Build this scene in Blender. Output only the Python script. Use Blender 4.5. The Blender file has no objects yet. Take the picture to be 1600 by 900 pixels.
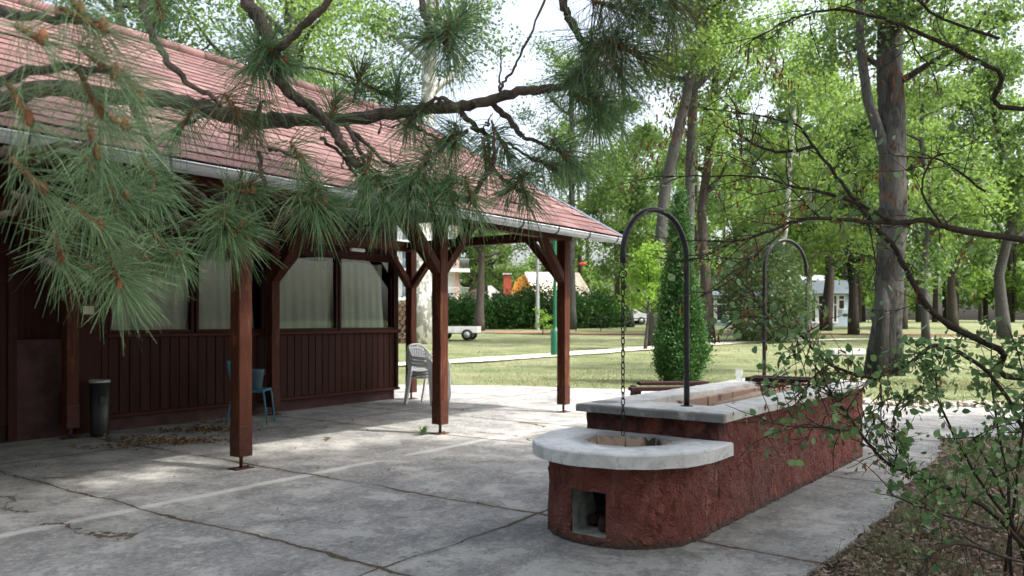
import bpy, math, random
import numpy as np
from mathutils import Vector, Matrix, noise

SC = bpy.context.scene
COL = SC.collection
PI = math.pi
# ------------------------------------------------------------------ camera, sky, sun, exposure
CAMZ, F, HOR = 1.4, 1250.0, 500.0
cam_d = bpy.data.cameras.new("camera"); cam = bpy.data.objects.new("camera", cam_d); COL.objects.link(cam)
cam.location = (0, 0, CAMZ); cam.rotation_euler = (PI/2, 0, 0)
cam_d.sensor_fit = 'HORIZONTAL'; cam_d.sensor_width = 36.0; cam_d.lens = 36.0*F/1600.0
cam_d.shift_y = (HOR-450.0)/1600.0
cam_d.clip_start = 0.05; cam_d.clip_end = 2000
cam_d.dof.use_dof = True; cam_d.dof.focus_distance = 3.3; cam_d.dof.aperture_fstop = 5.6
SC.camera = cam
EL = math.radians(54); HX, HY = 0.95, -0.312
SUN = Vector((HX*math.cos(EL), HY*math.cos(EL), math.sin(EL))).normalized()
w = bpy.data.worlds.new("World"); SC.world = w; w.use_nodes = True
wn = w.node_tree; bg = wn.nodes['Background']
sky = wn.nodes.new('ShaderNodeTexSky'); sky.sky_type = 'NISHITA'; sky.sun_disc = False
sky.sun_elevation = EL; sky.sun_rotation = math.atan2(HX, HY); sky.air_density = 1.0; sky.dust_density = 6.0; sky.ozone_density = 1.0
hs = wn.nodes.new('ShaderNodeHueSaturation'); hs.inputs['Saturation'].default_value = .52; hs.inputs['Value'].default_value = 1.12
wn.links.new(sky.outputs[0], hs.inputs['Color']); wn.links.new(hs.outputs[0], bg.inputs[0]); bg.inputs[1].default_value = 0.15
sl = bpy.data.lights.new("sun", 'SUN'); so = bpy.data.objects.new("sun", sl); COL.objects.link(so)
sl.energy = 2.0; sl.angle = math.radians(1.2); sl.color = (1.0, 0.95, 0.86)
so.rotation_euler = SUN.to_track_quat('Z', 'Y').to_euler()
vs = SC.view_settings; vs.view_transform = 'Standard'; vs.look = 'None'; vs.gamma = 1.0; vs.exposure = 1.58; vs.use_curve_mapping = False
SC.render.engine = 'CYCLES'
cy = SC.cycles
cy.use_denoising = True
try: cy.denoiser = 'OPENIMAGEDENOISE'
except Exception: pass
cy.use_adaptive_sampling = True; cy.adaptive_threshold = 0.02
cy.max_bounces = 5; cy.diffuse_bounces = 3; cy.glossy_bounces = 2; cy.transmission_bounces = 3; cy.transparent_max_bounces = 8
cy.caustics_reflective = False; cy.caustics_refractive = False
cy.sample_clamp_indirect = 6.0

# ------------------------------------------------------------------ helpers
def softplus(x, k): return k*math.log1p(math.exp(min(60, x/k)))
def gz(y):
    a = 0.024*softplus(y-20, 2.0)
    if y > 60: a = min(a, 0.96+0.30*(1-math.exp(-(y-60)/25.0)))
    return a
def W(px, py, Y): return Vector(((px-800)*Y/F, Y, CAMZ+(HOR-py)*Y/F))
def G(px, Y, dz=0.0): return Vector(((px-800)*Y/F, Y, gz(Y)+dz))

class MB:
    def __init__(s): s.v = []; s.f = []; s.m = []; s.cm = 0; s.sm = []
    def add(s, vs, fs, smooth=False):
        b = len(s.v); s.v.extend([tuple(p) for p in vs])
        for f in fs: s.f.append(tuple(b+i for i in f)); s.m.append(s.cm); s.sm.append(smooth)
    def box(s, c, size, M=None, taper=1.0, bev=0.0):
        hx, hy, hz = size[0]/2, size[1]/2, size[2]/2
        if bev > 0:
            vs = []
            b = min(bev, hx*.45, hy*.45, hz*.45)
            for (z, ins) in ((-hz, b), (-hz+b, 0), (hz-b, 0), (hz, b)):
                x, y = hx-ins, hy-ins
                e = b if ins == 0 else b*.6
                for (px, py) in ((x-e, -y), (x, -y+e), (x, y-e), (x-e, y), (-x+e, y), (-x, y-e), (-x, -y+e), (-x+e, -y)):
                    vs.append((px, py, z))
            fs = [tuple(range(7, -1, -1)), tuple(range(24, 32))]
            for r in range(3):
                for i in range(8):
                    a = r*8+i; d = r*8+(i+1) % 8
                    fs.append((a, d, d+8, a+8))
        else:
            vs = [(-hx,-hy,-hz),(hx,-hy,-hz),(hx,hy,-hz),(-hx,hy,-hz),(-hx*taper,-hy*taper,hz),(hx*taper,-hy*taper,hz),(hx*taper,hy*taper,hz),(-hx*taper,hy*taper,hz)]
            fs = [(3,2,1,0),(4,5,6,7),(0,1,5,4),(1,2,6,5),(2,3,7,6),(3,0,4,7)]
        c = Vector(c)
        out = []
        for p in vs:
            p = Vector(p)
            if M is not None: p = M @ p
            out.append(c+p)
        s.add(out, fs)
    def span(s, x0, x1, y0, y1, z0, z1, bev=0.0):
        s.box(((x0+x1)/2, (y0+y1)/2, (z0+z1)/2), (abs(x1-x0), abs(y1-y0), abs(z1-z0)), bev=bev)
    def beam(s, a, b, wx, wy, up=(0, 0, 1), bev=0.0):
        a = Vector(a); b = Vector(b); d = (b-a); L = d.length; d.normalize()
        up = Vector(up); x = up.cross(d)
        if x.length < 1e-4: x = Vector((1, 0, 0)).cross(d)
        x.normalize(); y = d.cross(x)
        M = Matrix((x, y, d)).transposed()
        s.box((a+b)/2, (wx, wy, L), M, bev=bev)
    def tube(s, pts, rads, n=8, cap=True, closed=False, smooth=True, jit=0.0):
        pts = [Vector(p) for p in pts]
        if not hasattr(rads, '__len__'): rads = [rads]*len(pts)
        k = len(pts); vs = []; fs = []
        prev = None
        for i, p in enumerate(pts):
            if closed: t = pts[(i+1) % k]-pts[i-1]
            elif i == 0: t = pts[1]-pts[0]
            elif i == k-1: t = pts[-1]-pts[-2]
            else: t = pts[i+1]-pts[i-1]
            if t.length < 1e-9: t = Vector((0, 0, 1))
            t.normalize()
            if prev is None:
                a = Vector((0, 0, 1)) if abs(t.z) < .9 else Vector((1, 0, 0))
                x = a.cross(t).normalized()
            else:
                x = (prev - t*prev.dot(t))
                x = x.normalized() if x.length > 1e-6 else Vector((1, 0, 0))
            prev = x; y = t.cross(x)
            for j in range(n):
                a = 2*PI*j/n
                r = rads[i]*(1+(random.uniform(-jit, jit) if jit else 0))
                vs.append(p + (x*math.cos(a)+y*math.sin(a))*r)
        R = k if closed else k-1
        for i in range(R):
            for j in range(n):
                a = i*n+j; b = i*n+(j+1) % n; c = ((i+1) % k)*n+(j+1) % n; d = ((i+1) % k)*n+j
                fs.append((a, b, c, d))
        if cap and not closed:
            fs.append(tuple(range(n-1, -1, -1))); fs.append(tuple((k-1)*n+j for j in range(n)))
        s.add(vs, fs, smooth)
    def lathe(s, prof, n=24, c=(0, 0, 0), smooth=True, cap=True):
        vs = []; fs = []
        for (r, z) in prof:
            for j in range(n):
                a = 2*PI*j/n; vs.append((c[0]+r*math.cos(a), c[1]+r*math.sin(a), c[2]+z))
        for i in range(len(prof)-1):
            for j in range(n):
                fs.append((i*n+j, i*n+(j+1) % n, (i+1)*n+(j+1) % n, (i+1)*n+j))
        s.add(vs, fs, smooth)
        if cap:
            if prof[0][0] > 1e-4: s.add(vs[:n], [tuple(range(n-1, -1, -1))])
            if prof[-1][0] > 1e-4: s.add(vs[-n:], [tuple(range(n))])
    def prism(s, poly, z0, z1):
        n = len(poly)
        vs = [(x, y, z0) for x, y in poly]+[(x, y, z1) for x, y in poly]
        fs = [tuple(range(n-1, -1, -1)), tuple(range(n, 2*n))]+[(i, (i+1) % n, n+(i+1) % n, n+i) for i in range(n)]
        s.add(vs, fs)
    def build(s, name, mat, parent=None, shade=None):
        me = bpy.data.meshes.new(name); me.from_pydata(s.v, [], s.f)
        mats = mat if isinstance(mat, (list, tuple)) else [mat]
        for m in mats: me.materials.append(m)
        if len(mats) > 1: me.polygons.foreach_set('material_index', s.m)
        sm = s.sm if shade is None else [shade]*len(s.f)
        me.polygons.foreach_set('use_smooth', sm); me.update()
        o = bpy.data.objects.new(name, me); COL.objects.link(o)
        if parent is not None: o.parent = parent
        return o

def quads_obj(name, V, nq, mat, parent=None, per=4):
    """numpy verts (nq*per,3) -> one mesh of nq separate faces"""
    me = bpy.data.meshes.new(name)
    V = np.ascontiguousarray(V, dtype=np.float32)
    me.vertices.add(len(V)); me.vertices.foreach_set('co', V.ravel())
    me.loops.add(nq*per); me.loops.foreach_set('vertex_index', np.arange(nq*per, dtype=np.int32))
    me.polygons.add(nq); me.polygons.foreach_set('loop_start', np.arange(0, nq*per, per, dtype=np.int32))
    me.materials.append(mat); me.update(calc_edges=True); me.validate()
    o = bpy.data.objects.new(name, me); COL.objects.link(o)
    if parent is not None: o.parent = parent
    return o

def empty(name, loc=(0, 0, 0), rz=0.0):
    o = bpy.data.objects.new(name, None); COL.objects.link(o); o.location = loc; o.rotation_euler = (0, 0, rz); o.empty_display_size = .2
    return o
def tag(o, label, cat, group=None):
    o['label'] = label; o['category'] = cat
    if group: o['group'] = group
    return o
def kind(o, k, label=None, cat=None):
    o['kind'] = k
    if label: o['label'] = label
    if cat: o['category'] = cat
    return o
def copy_tree(o, parent=None):
    c = o.copy(); COL.objects.link(c); c.parent = parent
    for ch in [x for x in o.children]: copy_tree(ch, c)
    return c

# ------------------------------------------------------------------ materials
class N:
    def __init__(s, name):
        s.m = bpy.data.materials.new(name); s.m.use_nodes = True; s.t = s.m.node_tree
        s.b = s.t.nodes['Principled BSDF']; s.out = s.t.nodes['Material Output']
        s._c = None
    def n(s, typ, **kw):
        x = s.t.nodes.new(typ)
        for k, v in kw.items(): setattr(x, k, v)
        return x
    def set(s, inp, v):
        if isinstance(v, bpy.types.NodeSocket): s.t.links.new(v, inp)
        elif v is not None:
            if hasattr(inp.default_value, '__len__') and not hasattr(v, '__len__'): v = (v, v, v)
            if hasattr(inp.default_value, '__len__') and len(inp.default_value) == 4 and len(v) == 3: v = (*v, 1)
            inp.default_value = v
    def co(s, scale=None, rot=None):
        if s._c is None: s._c = s.n('ShaderNodeTexCoord').outputs['Object']
        if scale is None: return s._c
        mp = s.n('ShaderNodeMapping'); s.set(mp.inputs[0], s._c); mp.inputs['Scale'].default_value = scale
        if rot: mp.inputs['Rotation'].default_value = rot
        return mp.outputs[0]
    def noise(s, scale, detail=4, rough=.55, co=None, dist=0.0, col=False):
        x = s.n('ShaderNodeTexNoise'); s.set(x.inputs['Vector'], co or s.co()); x.inputs['Scale'].default_value = scale
        x.inputs['Detail'].default_value = detail; x.inputs['Roughness'].default_value = rough; x.inputs['Distortion'].default_value = dist
        return x.outputs['Color' if col else 'Fac']
    def voro(s, scale, feat='F1', co=None, out='Distance', rnd=1.0):
        x = s.n('ShaderNodeTexVoronoi', feature=feat); s.set(x.inputs['Vector'], co or s.co()); x.inputs['Scale'].default_value = scale
        x.inputs['Randomness'].default_value = rnd
        return x.outputs[out]
    def ramp(s, fac, stops, interp='LINEAR'):
        x = s.n('ShaderNodeValToRGB'); s.set(x.inputs[0], fac); r = x.color_ramp; r.interpolation = interp
        while len(r.elements) < len(stops): r.elements.new(.5)
        for e, (p, c) in zip(r.elements, stops):
            e.position = p; e.color = (*c, 1) if hasattr(c, '__len__') else (c, c, c, 1)
        return x.outputs[0]
    def math(s, op, a, b=None, c=None, clamp=False):
        x = s.n('ShaderNodeMath', operation=op, use_clamp=clamp); s.set(x.inputs[0], a)
        if b is not None: s.set(x.inputs[1], b)
        if c is not None: s.set(x.inputs[2], c)
        return x.outputs[0]
    def mix(s, fac, a, b, mode='MIX'):
        x = s.n('ShaderNodeMix', data_type='RGBA', blend_type=mode)
        s.set(x.inputs[0], fac); s.set(x.inputs[6], a); s.set(x.inputs[7], b); return x.outputs[2]
    def sep(s, v=None):
        x = s.n('ShaderNodeSeparateXYZ'); s.set(x.inputs[0], v or s.co()); return x.outputs
    def bump(s, h, strength=.5, dist=.01, prev=None):
        x = s.n('ShaderNodeBump'); x.inputs['Strength'].default_value = strength; x.inputs['Distance'].default_value = dist
        s.set(x.inputs['Height'], h)
        if prev is not None: s.set(x.inputs['Normal'], prev)
        return x.outputs[0]
    def island(s): return s.n('ShaderNodeNewGeometry').outputs['Random Per Island']
    def orand(s): return s.n('ShaderNodeObjectInfo').outputs['Random']
    def done(s, col=None, rough=.8, nrm=None, spec=.3, metal=0.0):
        if col is not None: s.set(s.b.inputs['Base Color'], col)
        s.set(s.b.inputs['Roughness'], rough); s.b.inputs['Specular IOR Level'].default_value = spec; s.b.inputs['Metallic'].default_value = metal
        if nrm is not None: s.set(s.b.inputs['Normal'], nrm)
        return s.m
def step(n, x, lo, hi):
    mr = n.n('ShaderNodeMapRange'); mr.interpolation_type = 'SMOOTHSTEP'
    n.set(mr.inputs[0], x); mr.inputs[1].default_value = lo; mr.inputs[2].default_value = hi
    return mr.outputs[0]

def m_plain(name, col, rough=.6, var=.15, scale=12, bump=.0, spec=.3, metal=0.0):
    n = N(name); f = n.noise(scale, 4)
    c = n.ramp(f, [(.3, tuple(x*(1-var) for x in col)), (.7, tuple(min(1, x*(1+var)) for x in col))])
    return n.done(c, rough, n.bump(n.noise(scale*6, 3), bump, .004) if bump else None, spec, metal)

def m_wood(name, base, worn=None, wornamt=0.0, stretch=(14, 14, .9), rough=.65):
    n = N(name)
    g = n.noise(1.6, 6, .62, n.co(stretch), dist=.6); g2 = n.noise(9, 3, .6, n.co(stretch))
    dark = tuple(x*.45 for x in base); lite = tuple(x*1.5 for x in base)
    c = n.ramp(g, [(.28, dark), (.5, base), (.75, lite)])
    isl = n.island()
    c = n.mix(.35, c, n.ramp(isl, [(0, tuple(x*.55 for x in base)), (1, tuple(x*1.35 for x in base))]))
    if worn:
        ww = n.noise(2.2, 5, .7, n.co((9, 9, .8)), dist=1.2)
        c = n.mix(n.math('MULTIPLY', step(n, ww, .50, .70), wornamt), c, worn)
    k = n.voro(3.2, co=n.co((2.2, 2.2, .8)))
    c = n.mix(n.math('MULTIPLY', step(n, k, .10, .04), .6), c, tuple(x*.25 for x in base))
    return n.done(c, rough, n.bump(n.math('ADD', g, n.math('MULTIPLY', g2, .5)), .35, .006), .14)

def m_bark(name, a, b, light=None, lamt=.5, sc=(9, 9, 1.6), bs=.9, dist=.04, lsc=2.0):
    n = N(name)
    v = n.noise(3.0, 6, .7, n.co(sc), dist=.8)
    c = n.ramp(v, [(.3, a), (.62, b)])
    if light:
        p = n.noise(lsc, 5, .6, n.co((1.2, 1.2, .8)), dist=.5)
        c = n.mix(n.math('MULTIPLY', step(n, p, .47, .54), lamt), c, light)
    return n.done(c, .9, n.bump(v, bs, dist), .15)

def m_leaf(name, cols, trans, tamt=.4, rough=.5):
    n = N(name)
    r = n.island()
    st = [(i/(len(cols)-1), c) for i, c in enumerate(cols)]
    c = n.ramp(r, st)
    big = n.noise(.35, 2)
    c = n.mix(n.math('MULTIPLY', step(n, big, .4, .65), .45), c, cols[-1])
    n.set(n.b.inputs['Base Color'], c); n.b.inputs['Roughness'].default_value = rough; n.b.inputs['Specular IOR Level'].default_value = .35
    t = n.n('ShaderNodeBsdfTranslucent'); n.set(t.inputs[0], n.mix(.5, c, trans, 'MIX'))
    mx = n.n('ShaderNodeMixShader'); mx.inputs[0].default_value = tamt
    n.t.links.new(n.b.outputs[0], mx.inputs[1]); n.t.links.new(t.outputs[0], mx.inputs[2]); n.t.links.new(mx.outputs[0], n.out.inputs[0])
    return n.m

M = {}
# concrete of the patio: local x runs along the pavilion, local y away from it to the wall
def m_patio():
    n = N('patio_concrete')
    X, Y, Z = n.sep()
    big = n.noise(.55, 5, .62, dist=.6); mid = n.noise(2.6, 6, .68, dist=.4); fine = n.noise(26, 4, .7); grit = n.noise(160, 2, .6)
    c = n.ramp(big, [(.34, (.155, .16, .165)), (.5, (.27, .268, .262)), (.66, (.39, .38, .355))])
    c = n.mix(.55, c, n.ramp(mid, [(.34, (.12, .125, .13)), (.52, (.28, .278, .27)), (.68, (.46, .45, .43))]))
    c = n.mix(n.math('MULTIPLY', step(n, fine, .52, .60), .42), c, (.47, .46, .44))
    c = n.mix(n.math('MULTIPLY', step(n, fine, .46, .38), .45), c, (.12, .12, .12))
    c = n.mix(n.math('MULTIPLY', step(n, grit, .60, .70), .35), c, (.10, .10, .10))
    # weathered darker where the roof does not keep the rain off
    ow = step(n, n.math('ADD', Y, n.math('MULTIPLY', n.math('SUBTRACT', n.noise(.9, 4), .5), .9)), -.55, -1.05)
    c = n.mix(n.math('MULTIPLY', ow, .28), c, (.145, .142, .132))
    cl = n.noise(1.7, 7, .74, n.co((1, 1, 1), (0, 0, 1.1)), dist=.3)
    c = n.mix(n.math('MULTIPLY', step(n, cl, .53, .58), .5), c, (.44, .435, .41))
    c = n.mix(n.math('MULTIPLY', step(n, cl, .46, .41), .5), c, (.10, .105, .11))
    sp = n.noise(75, 3, .75); c = n.mix(n.math('MULTIPLY', step(n, sp, .60, .68), .5), c, (.52, .52, .50))
    # small pale flecks
    f3 = n.noise(13, 6, .78, n.co((1, 1.6, 1)), dist=.4)
    c = n.mix(n.math('MULTIPLY', step(n, f3, .56, .62), .38), c, (.50, .495, .47)); c = n.mix(n.math('MULTIPLY', step(n, f3, .43, .37), .38), c, (.085, .085, .085))
    fl = n.voro(16.0); c = n.mix(n.math('MULTIPLY', step(n, fl, .12, .06), .55), c, (.55, .54, .51))
    dk = n.voro(3.7, co=n.co((1, 1.3, 1))); c = n.mix(n.math('MULTIPLY', step(n, dk, .06, .025), .8), c, (.05, .045, .04))
    # pale strip washed clean by the drip from the gutter
    wob = n.math('MULTIPLY', n.math('SUBTRACT', n.noise(1.3, 3), .5), .10)
    dl = n.math('ABSOLUTE', n.math('ADD', n.math('ADD', Y, .75), wob))
    brk = step(n, n.noise(.8, 4, .6), .36, .52)
    c = n.mix(n.math('MULTIPLY', n.math('MULTIPLY', step(n, dl, .085, .025), brk), .65), c, (.55, .55, .52))
    # joints and cracks
    wa = n.math('MULTIPLY', n.math('SUBTRACT', n.noise(1.1, 6, .66), .5), .26)
    wb = n.math('MULTIPLY', n.math('SUBTRACT', n.noise(1.2, 6, .66, n.co((1, 1, 1), (0, 0, .7))), .5), .22)
    XX = n.math('ADD', X, wa); YY = n.math('ADD', Y, wb)
    mind = None
    for v in (-7.2, -4.25, -2.67, 0.0, 1.55, 2.9, 4.4, 6.0, 8.2):
        d = n.math('ABSOLUTE', n.math('SUBTRACT', XX, v)); mind = d if mind is None else n.math('MINIMUM', mind, d)
    for v in (-3.25, -6.4, 2.1, 5.2):
        d = n.math('ABSOLUTE', n.math('SUBTRACT', YY, v)); mind = n.math('MINIMUM', mind, n.math('MULTIPLY', d, 1.3))
    dco = n.n('ShaderNodeVectorMath', operation='ADD'); n.set(dco.inputs[0], n.co()); 
    vm = n.n('ShaderNodeVectorMath', operation='SCALE'); n.set(vm.inputs[0], n.noise(1.4, 5, .65, col=True)); vm.inputs['Scale'].default_value = .6
    n.set(dco.inputs[1], vm.outputs[0])
    vc = n.voro(.33, 'DISTANCE_TO_EDGE', dco.outputs[0])
    keep = step(n, n.noise(.5, 3), .50, .60)
    vc = n.math('ADD', n.math('MULTIPLY', vc, 3.0), n.math('SUBTRACT', .06, n.math('MULTIPLY', keep, .056)))
    mind = n.math('MINIMUM', mind, vc)
    wid = n.math('MULTIPLY', n.math('MULTIPLY', n.noise(2.0, 5, .7), .050), step(n, n.noise(.9, 4, .6), .25, .75))
    crack = step(n, n.math('SUBTRACT', mind, wid), .004, -.008)
    ccol = n.mix(n.noise(5, 3), (.028, .024, .018), (.13, .085, .05))
    edge = step(n, mind, .11, .0)
    c = n.mix(n.math('MULTIPLY', edge, .30), c, (.12, .115, .10))
    c = n.mix(crack, c, ccol)
    h = n.math('SUBTRACT', n.math('ADD', n.math('MULTIPLY', mid, .5), n.math('MULTIPLY', fine, .22)), n.math('MULTIPLY', crack, 1.2))
    h = n.math('ADD', h, n.math('MULTIPLY', grit, .06))
    return n.done(c, n.ramp(mid, [(.3, .95), (.7, .72)]), n.bump(h, .75, .02), .3)
M['patio'] = m_patio()

def m_lawn():
    n = N('lawn_grass')
    big = n.noise(.16, 4, .6, n.co((.6, 1.2, 1))); mid = n.noise(.9, 5, .65); fine = n.noise(9, 4, .7); vf = n.noise(45, 3, .7)
    c = n.ramp(mid, [(.28, (.070, .105, .040)), (.5, (.135, .165, .075)), (.72, (.25, .235, .145))])
    c = n.mix(n.math('MULTIPLY', step(n, big, .46, .66), .45), c, (.27, .25, .165))
    c = n.mix(n.math('MULTIPLY', step(n, fine, .5, .75), .5), c, (.30, .285, .19))
    c = n.mix(n.math('MULTIPLY', step(n, fine, .48, .28), .6), c, (.04, .07, .015))
    c = n.mix(n.math('MULTIPLY', step(n, vf, .55, .75), .4), c, (.33, .31, .21))
    # bare earth and leaf litter under the tree at the near right
    X, Y, Z = n.sep()
    e = n.math('ADD', n.math('SUBTRACT', 10.5, Y), n.math('MULTIPLY', n.math('SUBTRACT', n.noise(.6, 4), .5), 5.0))
    lit = n.ramp(n.noise(22, 5, .75), [(.3, (.055, .036, .024)), (.5, (.13, .085, .058)), (.72, (.24, .16, .11))])
    c = n.mix(step(n, e, -.8, 1.2), c, lit)
    h = n.math('ADD', fine, n.math('MULTIPLY', vf, .6))
    return n.done(c, .95, n.bump(h, .8, .05), .1)
M['lawn'] = m_lawn()
M['path'] = m_plain('pale_gravel_path', (.50, .45, .37), .95, .22, 3.0, .4)
M['earth'] = m_plain('reddish_earth', (.22, .115, .075), .95, .35, 2.2, .5)
M['road'] = m_plain('asphalt', (.06, .06, .062), .9, .2, 2.0, .4)
M['wood'] = m_wood('dark_red_stained_boards', (.034, .0105, .0070))
M['wood_h'] = m_wood('dark_red_stained_rail', (.050, .014, .010), stretch=(.9, 14, 14))
M['post'] = m_wood('weathered_red_stained_post', (.062, .0195, .0110), (.22, .095, .042), .62)
M['brace'] = m_wood('red_stained_brace', (.052, .0160, .0095), (.20, .07, .03), .25)
M['rafter'] = m_wood('dark_rafter', (.042, .014, .011), stretch=(14, .9, 14))
M['plinth'] = m_plain('dark_red_plinth', (.055, .026, .026), .8, .45, 5, .3)
M['sheath'] = m_plain('painted_metal_sheath', (.058, .0185, .011), .6, .35, 14, .1, .2)
M['rust'] = m_plain('rusty_steel', (.07, .030, .020), .7, .5, 30, .3, .3, .3)
M['board_plain'] = m_plain('bare_board', (.20, .15, .11), .8, .3, 10, .2)

def m_shingle():
    n = N('faded_red_shingles')
    r = n.island(); f = n.noise(3, 5, .65); g = n.noise(60, 3, .7); big = n.noise(.5, 4)
    c = n.ramp(r, [(0, (.105, .056, .056)), (.5, (.150, .086, .085)), (1, (.195, .120, .117))])
    c = n.mix(n.math('MULTIPLY', step(n, f, .50, .75), .35), c, (.27, .165, .155))
    c = n.mix(n.math('MULTIPLY', step(n, big, .52, .70), .35), c, (.16, .075, .07))
    c = n.mix(n.math('MULTIPLY', step(n, g, .55, .72), .35), c, (.12, .05, .045))
    ms = n.voro(3.1, co=n.co((1, 1, 1))); mk = step(n, n.noise(.7, 3), .46, .54)
    c = n.mix(n.math('MULTIPLY', n.math('MULTIPLY', step(n, ms, .22, .13), mk), .92), c, (.03, .03, .02))
    return n.done(c, .9, n.bump(g, .4, .004), .2)
M['shingle'] = m_shingle()
def m_gutter():
    n = N('galvanised_gutter'); f = n.noise(3, 6, .7, n.co((.7, 5, 5))); g = n.noise(30, 3)
    c = n.ramp(f, [(.3, (.30, .33, .36)), (.55, (.47, .50, .53)), (.75, (.58, .60, .61))])
    c = n.mix(n.math('MULTIPLY', step(n, g, .58, .72), .5), c, (.16, .15, .13))
    return n.done(c, .55, n.bump(g, .1, .002), .4, .25)
M['gutter'] = m_gutter()
M['flash'] = m_plain('blue_grey_flashing', (.10, .13, .18), .5, .2, 6, 0, .4, .3)
M['black'] = m_plain('black_painted_steel', (.013, .014, .017), .45, .4, 40, .15, .45)
M['chain'] = m_plain('sooty_chain_steel', (.022, .021, .021), .55, .5, 60, .2, .45, .6)

def m_stucco():
    n = N('dark_red_stucco')
    X, Y, Z = n.sep()
    ds = n.n('ShaderNodeVectorMath', operation='ADD'); n.set(ds.inputs[0], n.co())
    vm = n.n('ShaderNodeVectorMath', operation='SCALE'); n.set(vm.inputs[0], n.noise(7, 3, .6, col=True)); vm.inputs['Scale'].default_value = .10
    n.set(ds.inputs[1], vm.outputs[0])
    a = n.noise(11, 5, .62, ds.outputs[0], dist=2.0); b = n.voro(8, 'SMOOTH_F1', ds.outputs[0]); g = n.noise(90, 3, .6)
    rg = n.math('SUBTRACT', 1.0, n.math('MULTIPLY', n.math('ABSOLUTE', n.math('SUBTRACT', n.noise(7, 4, .6, ds.outputs[0], dist=2.6), .5)), 5.0), clamp=True)
    h = n.math('ADD', n.math('MULTIPLY', a, .8), n.math('MULTIPLY', b, .5)); h = n.math('ADD', h, n.math('MULTIPLY', g, .12)); h = n.math('ADD', h, n.math('MULTIPLY', rg, .55))
    w1 = n.noise(1.5, 4, .6); w2 = n.noise(6, 5, .7)
    c = n.ramp(w2, [(.3, (.170, .046, .036)), (.55, (.300, .090, .070)), (.75, (.38, .150, .122))])
    c = n.mix(n.math('MULTIPLY', step(n, w1, .47, .62), .5), c, (.27, .135, .115))
    hi = n.math('MAXIMUM', step(n, a, .58, .72), step(n, rg, .75, 1.0))
    c = n.mix(n.math('MULTIPLY', hi, .42), c, (.25, .115, .10))
    lk = n.noise(3.5, 5, .7, n.co((3.2, 3.2, .45))); c = n.mix(n.math('MULTIPLY', step(n, lk, .56, .66), .30), c, (.34, .22, .19))
    ch = n.voro(4.6); c = n.mix(n.math('MULTIPLY', step(n, n.math('ADD', ch, n.math('MULTIPLY', n.noise(30, 3), .08)), .095, .075), .7), c, (.36, .30, .26))
    # soot above the fire bowl, grime where the wall meets the ground
    s1 = n.math('MULTIPLY', step(n, Z, .50, .66), step(n, X, .52, .40))
    c = n.mix(n.math('MULTIPLY', n.math('MULTIPLY', s1, step(n, n.noise(3.2, 4), .42, .52)), .75), c, (.028, .014, .014))
    gr = n.math('ADD', Z, n.math('MULTIPLY', n.noise(7, 4), -.09))
    c = n.mix(n.math('MULTIPLY', step(n, gr, .02, -.035), .8), c, (.10, .085, .07))
    return n.done(c, .75, n.bump(h, 1.0, .065), .25)
M['stucco'] = m_stucco()
def m_slab(name, base, soot=False):
    n = N(name); X, Y, Z = n.sep()
    f = n.noise(4, 6, .7, dist=.5); g = n.noise(40, 4, .7); b = n.noise(1.4, 4)
    c = n.ramp(f, [(.3, tuple(x*.66 for x in base)), (.5, base), (.72, tuple(min(.8, x*1.22) for x in base))])
    c = n.mix(n.math('MULTIPLY', step(n, g, .56, .72), .45), c, tuple(x*.45 for x in base))
    c = n.mix(n.math('MULTIPLY', step(n, b, .52, .66), .25), c, (.30, .30, .28))
    k1 = n.noise(15, 6, .78, dist=.3); c = n.mix(n.math('MULTIPLY', step(n, k1, .55, .62), .5), c, tuple(x*.42 for x in base)); pz = n.voro(24.0); c = n.mix(n.math('MULTIPLY', step(n, pz, .10, .05), .6), c, (.14, .14, .13))
    if soot:
        nn = n.noise(3.0, 4, .6)
        s = n.math('MULTIPLY', step(n, X, .36, .285), step(n, nn, .33, .47))
        c = n.mix(n.math('MULTIPLY', s, .72), c, (.045, .047, .052))
        d = n.n('ShaderNodeVectorMath', operation='DISTANCE'); n.set(d.inputs[0], n.co()); d.inputs[1].default_value = (.50, .98, .777)
        r = n.math('ADD', d.outputs['Value'], n.math('MULTIPLY', n.math('SUBTRACT', n.noise(9, 3), .5), .06))
        c = n.mix(n.math('MULTIPLY', step(n, r, .125, .09), .65), c, (.10, .08, .07))
    else:
        d = n.n('ShaderNodeVectorMath', operation='DISTANCE'); n.set(d.inputs[0], n.co()); d.inputs[1].default_value = (.02, .5, .56)
        r = n.math('ADD', d.outputs['Value'], n.math('MULTIPLY', n.math('SUBTRACT', n.noise(7, 4), .5), .22))
        c = n.mix(n.math('MULTIPLY', step(n, r, .46, .30), .7), c, (.15, .145, .14))
    return n.done(c, .85, n.bump(n.math('ADD', n.math('MULTIPLY', g, .5), f), .5, .006), .25)
M['slab_hi'] = m_slab('cement_table_top', (.60, .595, .57), True)
M['slab_lo'] = m_slab('whitish_cement_ring', (.66, .67, .67))
def m_fire():
    n = N('sooty_firebrick'); r = n.island(); f = n.noise(6, 5, .65); X, Y, Z = n.sep()
    c = n.ramp(r, [(0, (.42, .29, .22)), (1, (.56, .42, .34))])
    c = n.mix(n.math('MULTIPLY', step(n, f, .52, .68), .4), c, (.30, .17, .12))
    c = n.mix(n.math('MULTIPLY', step(n, n.noise(2.6, 4, .6), .56, .66), .9), c, (.02, .018, .018))
    return n.done(c, .9, n.bump(f, .4, .006), .2)
M['fire'] = m_fire()
M['charred'] = m_plain('charred_brick', (.060, .032, .026), .95, .5, 9, .5)
M['ash'] = m_plain('grey_ash', (.12, .11, .10), .95, .5, 16, .5)
M['plaster'] = m_plain('grey_plaster_opening', (.26, .265, .25), .9, .5, 8, .6)
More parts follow.
